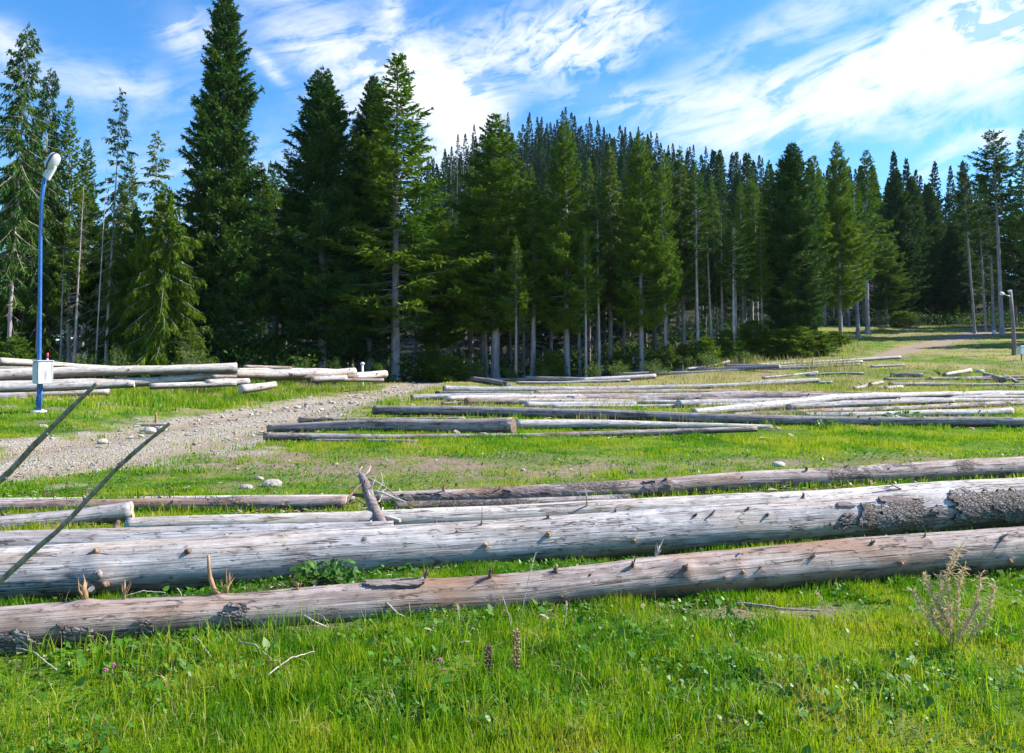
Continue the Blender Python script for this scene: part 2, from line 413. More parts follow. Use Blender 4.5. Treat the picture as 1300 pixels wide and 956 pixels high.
def make_log(label, pts, mat, lift=0.0, Y=None, ends=(None, None), group=None, k=24, seg=0.14, knots=(), cat='log', name='felled_log', straight=True, rough=0.03, nst=0, stubmat_='stub_dark', sink=0.12):
    L = Log(); n = len(pts)
    px = np.array([p[0] for p in pts], float); cy = np.array([(p[1] + p[2]) / 2 for p in pts]); th = np.array([p[2] - p[1] for p in pts], float)
    if Y is None:
        Ys = []
        for a, c, t_ in zip(px, cy, th):
            d = ray(a, c); yy = np.arange(2.0, 130, 0.02)
            k_ = yy / d[1]
            f = CAMH + d[2] * k_ - ground(d[0] * k_, yy) - t_ * yy / (2 * F) * (1 - sink) - lift
            i = np.argmax(f < 0); Ys.append(yy[i] if f[i] < 0 else 60.0)
        Ys = np.array(Ys)
    else:
        Ys = np.interp(px, [px[0], px[-1]], Y) if len(Y) == 2 else np.array(Y, float)
        if len(Y) == 2: Ys = 1 / np.interp(px, [px[0], px[-1]], [1 / Y[0], 1 / Y[1]])
    if Y is None and n > 2:
        A = np.polyfit(px, 1 / Ys, 1); Ys = 1 / np.polyval(A, px)
    P = np.array([pt(a, c, y) for a, c, y in zip(px, cy, Ys)]); R = th * Ys / (2 * F)
    s = np.concatenate([[0], np.cumsum(np.linalg.norm(np.diff(P, axis=0), axis=1))])
    N = max(6, int(s[-1] / seg) + 1); u = np.linspace(0, s[-1], N)
    C = np.stack([np.interp(u, s, P[:, i]) for i in range(3)], 1); RR = np.interp(u, s, R)
    for _ in range(max(2, N // 8)):
        C[1:-1] = (C[:-2] + 2 * C[1:-1] + C[2:]) / 4; RR[1:-1] = (RR[:-2] + 2 * RR[1:-1] + RR[2:]) / 4
    wv_ = .10 if RR.mean() > .11 and P[:, 1].mean() < 8 else .35
    C[:, 2] += wv_ * RR * fbm(u * .45 + px[0], 1.0, cy[0], o=2) * .8; C[:, 1] += 2.2 * wv_ * RR * fbm(u * .3 + px[0], 7.0, cy[0], o=2)
    T = np.gradient(C, axis=0); T /= np.linalg.norm(T, axis=1)[:, None]
    B = np.cross(T, [0, 0, 1.0]); B /= np.linalg.norm(B, axis=1)[:, None]; Z = np.cross(B, T)
    sd = abs(hash(round(px[0] * 13 + cy[0] * 7))) % 997
    L.C, L.R, L.T, L.B, L.Z, L.u, L.seed = C, RR, T, B, Z, u, sd
    L.px = np.array([CX + F * (c[0]) / (c[1] * math.cos(PITCH) + (c[2] - CAMH) * math.sin(PITCH)) for c in C])
    ang = np.arange(k) / k * 2 * PI
    UU, AA = np.meshgrid(u, ang, indexing='ij')
    nx, nz = np.cos(AA), np.sin(AA)
    rad = RR[:, None] * (1 + rough * 2.0 * fbm(UU * 0.9 + sd, nx * 1.1, nz * 1.1 + 3, o=2) + rough * fbm(UU * 5 + sd, nx * 2.4, nz * 2.4, o=3))
    kn = np.zeros_like(rad)
    origin = C[N // 2].copy()
    kn_list = []
    for kk in knots:
        kx, ky, size = kk[:3]; h = kk[3] if len(kk) > 3 else 0.35
        i, a = locate(L, kx, ky)
        du = UU - u[i]; da = (AA - a + PI) % (2 * PI) - PI; da = da * RR[i]
        g = np.exp(-(du ** 2 + da ** 2) / (size * size))
        rad += g * size * h; kn = np.maximum(kn, np.exp(-(du ** 2 + da ** 2) / (size * size * 0.35)))
    V = C[:, None, :] + rad[..., None] * (nx[..., None] * B[:, None, :] + nz[..., None] * Z[:, None, :])
    under = np.clip((0.22 - nz) * 0.85, 0, 1)  # mask for the shade painted on the downward-facing side
    V = (V - origin).reshape(-1, 3)
    fi = []; uvs = []
    I, J = np.meshgrid(np.arange(N - 1), np.arange(k), indexing='ij'); I = I.ravel(); J = J.ravel(); J2 = (J + 1) % k
    Fq = np.stack([I * k + J, (I + 1) * k + J, (I + 1) * k + J2, I * k + J2], 1)
    rm = float(RR.mean()); da = 2 * PI / k * rm
    UVq = np.stack([np.stack([u[I], J * da], 1), np.stack([u[I + 1], J * da], 1), np.stack([u[I + 1], (J + 1) * da], 1), np.stack([u[I], (J + 1) * da], 1)], 1)
    flat = list(Fq.ravel()) + list(range(k)) + list(range((N - 1) * k, N * k))[::-1]
    uv = np.concatenate([UVq.reshape(-1, 2), np.zeros((2 * k, 2))])
    sizes = [4] * len(Fq) + [k, k]
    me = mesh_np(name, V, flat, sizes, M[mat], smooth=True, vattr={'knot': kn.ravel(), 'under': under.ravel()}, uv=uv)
    o = obj(name, me, loc=origin); tag(o, label, cat, group)
    L.o = o; L.origin = origin; L.rad = rad; L.k = k
    # cut faces
    for e, i in ((ends[0], 0), (ends[1], N - 1)):
        if not e: continue
        ring = V.reshape(N, k, 3)[i]; cen = ring.mean(0); out = (T[i] if i else -T[i])
        VV = []; rows = 6
        for q in range(rows):
            f = 1 - q / rows
            for j in range(k):
                p = cen + (ring[j] - cen) * f * 0.985 + out * (0.004 + 0.012 * float(fbm(f * 3 + sd, j * 0.4, 0.0, o=2)))
                VV.append(p)
        VV.append(cen + out * 0.006); VV = np.array(VV)
        Fs = []
        for q in range(rows - 1):
            for j in range(k):
                f4 = (q * k + j, q * k + (j + 1) % k, (q + 1) * k + (j + 1) % k, (q + 1) * k + j); Fs.append(f4 if i else f4[::-1])
        for j in range(k):
            f3 = ((rows - 1) * k + j, (rows - 1) * k + (j + 1) % k, rows * k); Fs.append(f3 if i else f3[::-1])
        sizes2 = [len(f) for f in Fs]; fl = [v for f in Fs for v in f]
        loc = np.stack([(VV - cen) @ B[i], (VV - cen) @ Z[i]], 1)
        cm = mesh_np('cut_face', VV, fl, sizes2, M['cut_' + e], smooth=True, uv=loc[fl])
        obj('cut_face', cm, o)
    LOGSEG.append(np.concatenate([C[:, :2], RR[:, None], (C[:, 2] - RR - ground(C[:, 0], C[:, 1]))[:, None]], 1))
    rg = random.Random(sd)
    for q in range(nst):
        i = rg.randint(1, N - 2); a = rg.uniform(0.15, PI - 0.3) if rg.random() < .8 else rg.uniform(-.4, .2)
        # the camera-side of the log is -B or +B, choose the upper half all round
        stub_at(L, i, a, rg.uniform(0.2, 0.5) * RR[i] + 0.015, 0.16 * RR[i] + 0.006, stubmat_, rg.uniform(-.5, .5), seed=sd + q)
    return L

def locate(L, px, py):
    """ring index and angle of the log surface point seen at a photo pixel"""
    i = int(np.argmin(abs(L.px - px)))
    c = L.C[i]; v = c - np.array([0, 0, CAMH]); dist = np.linalg.norm(v); v /= dist
    t = L.T[i]; toward = -(v - v.dot(t) * t); toward /= np.linalg.norm(toward)
    up = np.cross(t, toward); up /= np.linalg.norm(up)
    if up[2] < 0: up = -up
    # pixel y of the centre
    d = (c - np.array([0, 0, CAMH])); cp, sp = math.cos(PITCH), math.sin(PITCH)
    yy = d[1] * cp + d[2] * sp; zz = -d[1] * sp + d[2] * cp
    cyp = CY - F * zz / yy
    s = max(-0.97, min(0.97, (cyp - py) / (L.R[i] * F / yy)))
    n = up * s + toward * math.sqrt(1 - s * s)
    return i, math.atan2(n.dot(L.Z[i]), n.dot(L.B[i])) % (2 * PI)

def surf(L, i, a, off=0.0):
    n = math.cos(a) * L.B[i] + math.sin(a) * L.Z[i]
    j = int(round(a / (2 * PI) * L.k)) % L.k
    r = L.rad[i, j] if hasattr(L, 'rad') else L.R[i]
    return L.C[i] + n * (r + off) - L.origin, n

def stub_at(L, i, a, length, r, mat, lean=0.0, splinters=0, seed=0, curve=None, up=0.0, name='branch_stub'):
    rg = random.Random(seed + 31); p, n = surf(L, i, a, -0.01)
    t = L.T[i]; d = n + t * lean + np.array([0, 0, up]); d /= np.linalg.norm(d)
    mb = MB()
    if curve is not None:
        pts = [p + n * 0 + np.array(c) for c in curve]; k_ = len(pts)
        mb.tube(pts, [r * (1 - 0.55 * q / (k_ - 1)) for q in range(k_)], 8, jag=0.12, seed=seed)
    else:
        length = length * .8; r = r * .82; m = 4; pts = [p + d * length * q / (m - 1) + np.array([rg.uniform(-1, 1) for _ in range(3)]) * r * 0.15 * q for q in range(m)]
        mb.tube(pts, [r * 1.35, r, r * 0.85, r * (0.15 if splinters else 0.6)], 7, jag=0.2, seed=seed)
    for q in range(splinters):
        dd = d + np.array([rg.uniform(-.7, .7), rg.uniform(-.5, .5), rg.uniform(-.1, .7)]); dd /= np.linalg.norm(dd)
        ll = length * rg.uniform(0.6, 1.5); b = p + d * length * 0.1
        mb.tube([b, b + dd * ll * .5 + np.array([rg.uniform(-.01, .01)] * 3), b + dd * ll], [r * .55, r * .38, r * .05], 5, jag=0.3, seed=seed + q)
    o = obj(name, mb.mesh(name, M[mat]), L.o)
    return o

def stub(L, px, py, length, r, mat='stub_dark', **kw):
    i, a = locate(L, px, py); return stub_at(L, i, a, length, r, mat, seed=int(px * 3 + py), **kw)

def bark_patch(L, px0, py0, px1, py1, thick=0.014, mat='bark', name='bark_patch', ragged=0.5, hang=0.0):
    i0, a0 = locate(L, px0, py0); i1, a1 = locate(L, px1, py0); j0, b0 = locate(L, px0, py1); j1, b1 = locate(L, px1, py1)
    if i0 > i1: i0, i1, a0, a1, b0, b1 = i1, i0, a1, a0, b1, b0
    seed = px0 * 0.37
    nu = max(6, int((L.u[i1] - L.u[i0]) / 0.018)); nv = 26
    def wrap(x): return (x + PI) % (2 * PI) - PI
    V = []; keep = []
    us = np.linspace(i0, i1, nu); idx = {}
    G = np.zeros((nu, nv, 3)); Nn = np.zeros((nu, nv, 3)); K = np.zeros((nu, nv), bool)
    for q, ff in enumerate(us):
        i = int(ff); f = ff - i; i2 = min(i + 1, len(L.u) - 1)
        C = L.C[i] * (1 - f) + L.C[i2] * f; t = q / (nu - 1)
        aa = a0 + wrap(a1 - a0) * t; bb = b0 + wrap(b1 - b0) * t
        for w in range(nv):
            s = w / (nv - 1); a = aa + wrap(bb - aa) * s
            n = math.cos(a) * L.B[i] + math.sin(a) * L.Z[i]; j = int(round((a % (2 * PI)) / (2 * PI) * L.k)) % L.k
            rr = L.rad[i, j] * (1 - f) + L.rad[i2, j] * f
            G[q, w] = C + n * (rr + 0.004 + 0.006 * float(fbm(q * 0.5 + seed, w * 0.5, 0.0, o=2))) - L.origin + np.array([0, 0, -hang * s * s]); Nn[q, w] = n
            e = min(t, 1 - t) * 2.2 * (L.u[i1] - L.u[i0]) / 0.35; e2 = min(s, 1 - s) * 3.2
            K[q, w] = min(e, e2) + ragged * float(fbm(q * 0.11 + seed, w * 0.22, 1.0, o=4)) * 1.6 > 0.28 and float(fbm(q * 0.09 + seed + 40, w * 0.17, 5.0, o=4)) > -0.42
    VV = np.concatenate([G.reshape(-1, 3), (G + Nn * thick).reshape(-1, 3)]); o2 = nu * nv
    Fs = []
    for q in range(nu - 1):
        for w in range(nv - 1):
            c = [K[q, w], K[q + 1, w], K[q + 1, w + 1], K[q, w + 1]]
            if not all(c): continue
            ids = [q * nv + w, (q + 1) * nv + w, (q + 1) * nv + w + 1, q * nv + w + 1]
            Fs.append(tuple(x + o2 for x in ids)); Fs.append(tuple(ids[::-1]))
            for (e0, e1, dq, dw) in ((0, 1, 0, -1), (1, 2, 1, 0), (2, 3, 0, 1), (3, 0, -1, 0)):
                qq, ww = q + dq, w + dw
                nb = 0 <= qq < nu - 1 and 0 <= ww < nv - 1 and K[qq, ww] and K[qq + 1, ww] and K[qq + 1, ww + 1] and K[qq, ww + 1]
                if not nb: Fs.append((ids[e0], ids[e1], ids[e1] + o2, ids[e0] + o2))
    if not Fs: return
    me = bpy.data.meshes.new(name); me.from_pydata([tuple(v) for v in VV], [], Fs); me.materials.append(M[mat])
    for p in me.polygons: p.use_smooth = False
    bm = __import__('bmesh').new(); bm.from_mesh(me)
    __import__('bmesh').ops.delete(bm, geom=[v for v in bm.verts if not v.link_faces], context='VERTS')
    seen = set(); best = []
    for v in bm.verts:
        if v in seen: continue
        st = [v]; seen.add(v); comp = []
        while st:
            c = st.pop(); comp.append(c)
            for e in c.link_edges:
                o_ = e.other_vert(c)
                if o_ not in seen: seen.add(o_); st.append(o_)
        if len(comp) > len(best): best = comp
    best = set(best); __import__('bmesh').ops.delete(bm, geom=[v for v in bm.verts if v not in best], context='VERTS')
    __import__('bmesh').ops.recalc_face_normals(bm, faces=bm.faces); bm.to_mesh(me); bm.free()
    return obj(name, me, L.o)

# ---------------------------------------------------------------- the near row
K1 = [(108, 760, .05), (275, 752, .05), (535, 738, .04), (617, 738, .05), (702, 726, .035), (706, 758, .045, .25), (800, 722, .04), (858, 727, .08, .5), (926, 728, .04), (904, 733, .03), (951, 722, .03), (1017, 709, .035), (1098, 694, .03), (1119, 716, .035), (1186, 710, .03), (1166, 690, .03), (1252, 688, .04), (1257, 712, .03)]
_rk = random.Random(44)
RK1 = [(x, 764 + (x - 100) * -.078 + _rk.uniform(-4, 34), _rk.uniform(.012, .024), .25) for x in [_rk.uniform(-100, 1350) for _ in range(34)]]
RK2 = [(x, 690 + x * -.062 + _rk.uniform(-5, 48), _rk.uniform(.012, .022), .25) for x in [_rk.uniform(-100, 1350) for _ in range(38)]]
K1 += [(30, 800, .16, 0), (100, 805, .14, 0), (230, 800, .12, 0), (300, 790, .13, 0), (480, 790, .12, 0), (560, 780, .12, 0), (830, 752, .12, 0), (780, 756, .10, 0), (1010, 740, .10, 0), (950, 742, .10, 0)]
L1 = make_log('nearest log, brownish and knotty, lying along the front of the clearing in bright grass',
    [(-260, 782, 842), (-40, 775, 834), (100, 764, 822), (300, 755, 806), (433, 743, 798), (650, 730, 784), (866, 704, 761), (1100, 684, 741), (1300, 670, 722), (1480, 658, 706)],
    'log_warm', k=44, seg=0.035, knots=K1 + RK1, rough=0.035, sink=0.25)
stub(L1, 108, 760, .13, .020, 'stub_orange', splinters=6, up=.6)
stub(L1, 153, 760, .15, .010, 'stub_orange', splinters=3, up=.8)
stub(L1, 288, 754, .17, .011, 'stub_orange', splinters=4, up=.7, lean=.3)
stub(L1, 381, 750, .06, .012, 'stub_orange', splinters=4, up=.4)
stub(L1, 535, 738, .09, .014, 'stub_dark', splinters=4, up=.3, lean=.5)
stub(L1, 617, 738, .10, .012, 'stub_dark', splinters=5, up=.6)
stub(L1, 702, 728, .05, .016, 'stub_dark', splinters=3, up=.4)
stub(L1, 740, 732, .03, .010, 'stub_dark', lean=.8)
stub(L1, 800, 722, .06, .016, 'stub_dark', splinters=5, up=.3)
stub(L1, 833, 708, .12, .010, 'twig_pale', splinters=5, lean=.6, up=.5)
stub(L1, 858, 725, .045, .024, 'stub_dark', splinters=4)
stub(L1, 926, 728, .04, .014, 'stub_orange', splinters=2)
stub(L1, 930, 707, .06, .010, 'stub_grey', lean=.9)
stub(L1, 904, 733, .035, .010, 'stub_grey')
stub(L1, 951, 722, .03, .009, 'stub_dark')
stub(L1, 1017, 709, .05, .012, 'stub_orange', splinters=3, lean=.5)
stub(L1, 1098, 693, .06, .012, 'stub_dark', splinters=2, lean=.6)
stub(L1, 1119, 716, .055, .014, 'stub_orange', splinters=4)
stub(L1, 1186, 710, .04, .011, 'stub_dark', splinters=2)
stub(L1, 1166, 684, .05, .009, 'stub_dark')
stub(L1, 1252, 686, .09, .012, 'stub_grey', splinters=6, lean=.6)
stub(L1, 1257, 712, .04, .014, 'stub_orange', splinters=2)
stub(L1, 706, 758, .012, .017, 'stub_dark')
# the bent dead branch that stands up from the log
i_, a_ = locate(L1, 277, 757)
stub_at(L1, i_, a_, .2, .017, 'stub_orange', seed=9, curve=[(0, 0, -.01), (-.035, 0, .035), (-.06, .01, .10), (-.068, .01, .16), (-.072, .01, .235)], name='branch')
def twig(L, px, py, pxl, mat, r=.006, name='twig'):
    i, a = locate(L, px, py); p, n = surf(L, i, a, 0); Yb = (p + L.origin)[1]
    pts = [p] + [pt(x, y, Yb - .02 - .015 * q) - L.origin for q, (x, y) in enumerate(pxl)]
    mb = MB(); mb.tube(pts, [r * (1 - .6 * q / len(pts)) for q in range(len(pts))], 6, jag=.1); obj(name, mb.mesh(name, M[mat]), L.o)
twig(L1, 385, 781, [(400, 790), (425, 801), (453, 813)], 'twig_pale', .0075)
twig(L1, 490, 765, [(505, 779), (522, 787), (541, 788)], 'twig_pale', .0055)
twig(L1, 513, 781, [(505, 790), (497, 801)], 'twig_pale', .004)
twig(L1, 621, 740, [(622, 760), (624, 779)], 'twig_pale', .0045)
bark_patch(L1, 455, 733, 545, 749, .018, 'peel', ragged=.35)
bark_patch(L1, -20, 790, 78, 830, .02, 'bark', hang=.03)
bark_patch(L1, 82, 792, 132, 822, .016, 'bark', hang=.02)
bark_patch(L1, 172, 785, 206, 822, .016, 'bark', hang=.02)
bark_patch(L1, 280, 764, 332, 794, .016, 'bark')
bark_patch(L1, 543, 776, 582, 806, .018, 'bark', hang=.03)
bark_patch(L1, -120, 780, -10, 828, .016, 'bark')

K2 = [(126, 703, .05), (135, 734, .12, .45), (245, 702, .045), (290, 681, .04), (360, 682, .04, .2), (462, 685, .04, .15), (579, 676, .03), (608, 693, .045), (688, 680, .04), (693, 660, .03), (793, 687, .045), (778, 652, .03), (551, 664, .03), (891, 655, .03), (874, 657, .03), (941, 649, .03), (962, 656, .03), (1018, 634, .03), (1034, 667, .035), (60, 735, .035), (205, 742, .03)]
L2 = make_log('thickest log, smooth silver grey with round knots, second from the front',
    [(-260, 707, 779), (0, 695, 767), (300, 678, 748), (433, 671, 737), (650, 658, 722), (866, 644, 705), (1100, 628, 688), (1300, 609, 666), (1480, 596, 650)],
    'log_grey', k=44, seg=0.04, knots=K2 + RK2 + [(1060, 658, .10, 0), (1090, 672, .13, 0), (1130, 668, .14, 0), (1160, 660, .12, 0), (1195, 655, .13, 0), (1240, 655, .15, 0), (1300, 650, .15, 0), (1110, 690, .14, 0), (1180, 676, .14, 0)], rough=0.022, sink=0.2)
for (a, b, l, r, m) in [(126, 703, .03, .022, 'stub_orange'), (245, 702, .03, .024, 'stub_dark'), (290, 681, .012, .018, 'stub_grey'), (360, 682, .01, .02, 'stub_grey'), (608, 693, .035, .024, 'stub_orange'), (688, 680, .035, .022, 'stub_orange'), (793, 687, .03, .022, 'stub_orange'), (693, 660, .05, .012, 'stub_dark'), (778, 652, .05, .012, 'stub_dark'), (551, 664, .04, .010, 'stub_dark'), (611, 667, .04, .010, 'stub_dark'), (891, 655, .08, .011, 'stub_orange'), (874, 657, .05, .013, 'stub_dark'), (941, 649, .05, .013, 'stub_dark'), (962, 656, .04, .016, 'stub_dark'), (1018, 634, .07, .017, 'stub_dark'), (1034, 667, .03, .014, 'stub_dark'), (579, 676, .02, .015, 'stub_orange'), (462, 685, .01, .022, 'stub_grey'), (135, 728, .05, .035, 'stub_grey'), (128, 742, .05, .04, 'stub_grey'), (143, 737, .05, .03, 'stub_dark')]:
    stub(L2, a, b, l, r, m, splinters=2 if m == 'stub_dark' and l > .04 else 0, up=.1, lean=.3 if l > .04 else 0)
twig(L2, 611, 668, [(612, 655), (612, 641)], 'twig_brown', .004)
twig(L2, 577, 667, [(584, 670), (590, 673)], 'twig_brown', .007)
bark_patch(L2, 1063, 637, 1156, 676, .022, 'bark', ragged=.5)
bark_patch(L2, 1186, 624, 1345, 664, .024, 'bark', ragged=.45)
bark_patch(L2, 1105, 634, 1160, 652, .018, 'peel', ragged=.7)
for (a_, b_, c_, d_) in [(1040, 652, 1066, 672), (1158, 640, 1186, 662), (1050, 634, 1072, 646), (1150, 664, 1182, 680), (1310, 612, 1350, 626), (985, 668, 1004, 680)]: bark_patch(L2, a_, b_, c_, d_, .014, 'peel' if a_ % 4 else 'bark', ragged=.75)
bark_patch(L2, 1360, 612, 1440, 650, .02, 'bark', ragged=.5)

L3 = make_log('smooth dull grey log tucked close behind the thickest log at the left',
    [(-260, 682, 735), (0, 674, 724), (200, 669, 716), (433, 663, 704), (500, 661, 700)], 'log_grey', k=30, seg=.06, nst=3, sink=.2, knots=[(125, 682, .03), (365, 672, .03)])
L4 = make_log('long pale straight log wedged against the far side of the thickest log',
    [(160, 659, 678), (433, 650, 677), (650, 640, 672), (866, 629, 664), (1140, 615, 652), (1300, 606, 644), (1450, 599, 637)], 'log_pale', k=30, seg=.06, nst=3, sink=.2, knots=[(824, 644, .02), (1152, 628, .02)])
L5 = make_log('short grey log at the left whose fresh orange cut end faces right',
    [(-200, 664, 686), (0, 654, 678), (100, 646, 670), (170, 636, 660)], 'log_grey', k=28, seg=.06, ends=(None, 'fresh'), sink=.2, nst=2)
L6 = make_log('slim pinkish log with torn bark lying behind the orange cut end',
    [(-200, 637, 657), (0, 635, 656), (130, 634, 653), (300, 632, 650), (440, 630, 648)], 'log_bark', k=24, seg=.06, nst=6, sink=.2)
L6b = make_log('thin bleached log half sunk in grass, touching the far side of the torn bark log',
    [(-100, 633, 643), (150, 631, 642), (300, 629, 640), (450, 628, 638)], 'log_pale', k=20, seg=.08, nst=1, sink=.3)
L7 = make_log('long pinkish grey log reaching the right edge, with torn bark at its left end',
    [(478, 626, 643), (600, 620, 640), (740, 613, 637), (866, 605, 631), (1080, 592, 620), (1300, 579, 607), (1460, 570, 598)], 'log_bark', k=34, seg=.05, ends=('dark', None), sink=.15,
    knots=[(632, 626, .03), (540, 628, .03), (778, 620, .05), (841, 615, .06), (1087, 604, .03), (1036, 600, .02)], rough=.04)
stub(L7, 560, 624, .13, .018, 'stub_orange', splinters=3, up=.8)
stub(L7, 632, 622, .09, .012, 'stub_orange', splinters=3, up=.6)
stub(L7, 838, 612, .10, .02, 'stub_dark', splinters=5, lean=.9)
stub(L7, 848, 618, .10, .02, 'stub_dark', splinters=4, lean=-.9)
stub(L7, 1018, 598, .08, .016, 'stub_dark', splinters=2, up=.3)
stub(L7, 1070, 594, .09, .012, 'stub_dark', splinters=3, lean=1.2)
stub(L7, 938, 606, .03, .012, 'stub_dark'); stub(L7, 1262, 595, .03, .014, 'stub_dark'); stub(L7, 1123, 596, .03, .014, 'stub_dark')
bark_patch(L7, 500, 626, 620, 640, .02, 'peel', ragged=.6)
bark_patch(L7, 640, 620, 735, 636, .02, 'peel', ragged=.6)
bark_patch(L7, 812, 610, 868, 628, .02, 'peel', ragged=.7)
bark_patch(L7, 1082, 593, 1092, 621, .014, 'peel', ragged=.3)
L8 = make_log('narrow mud stained log squeezed between the torn bark log and the pale straight log',
    [(500, 636, 650), (620, 634, 650), (720, 631, 647), (800, 627, 643)], 'log_bark', k=20, seg=.07, nst=2, sink=.25)
twig(L4, 746, 643, [(745, 632), (742, 619)], 'twig_pale', .008)
twig(L4, 1138, 622, [(1133, 616), (1124, 608)], 'twig_brown', .008)

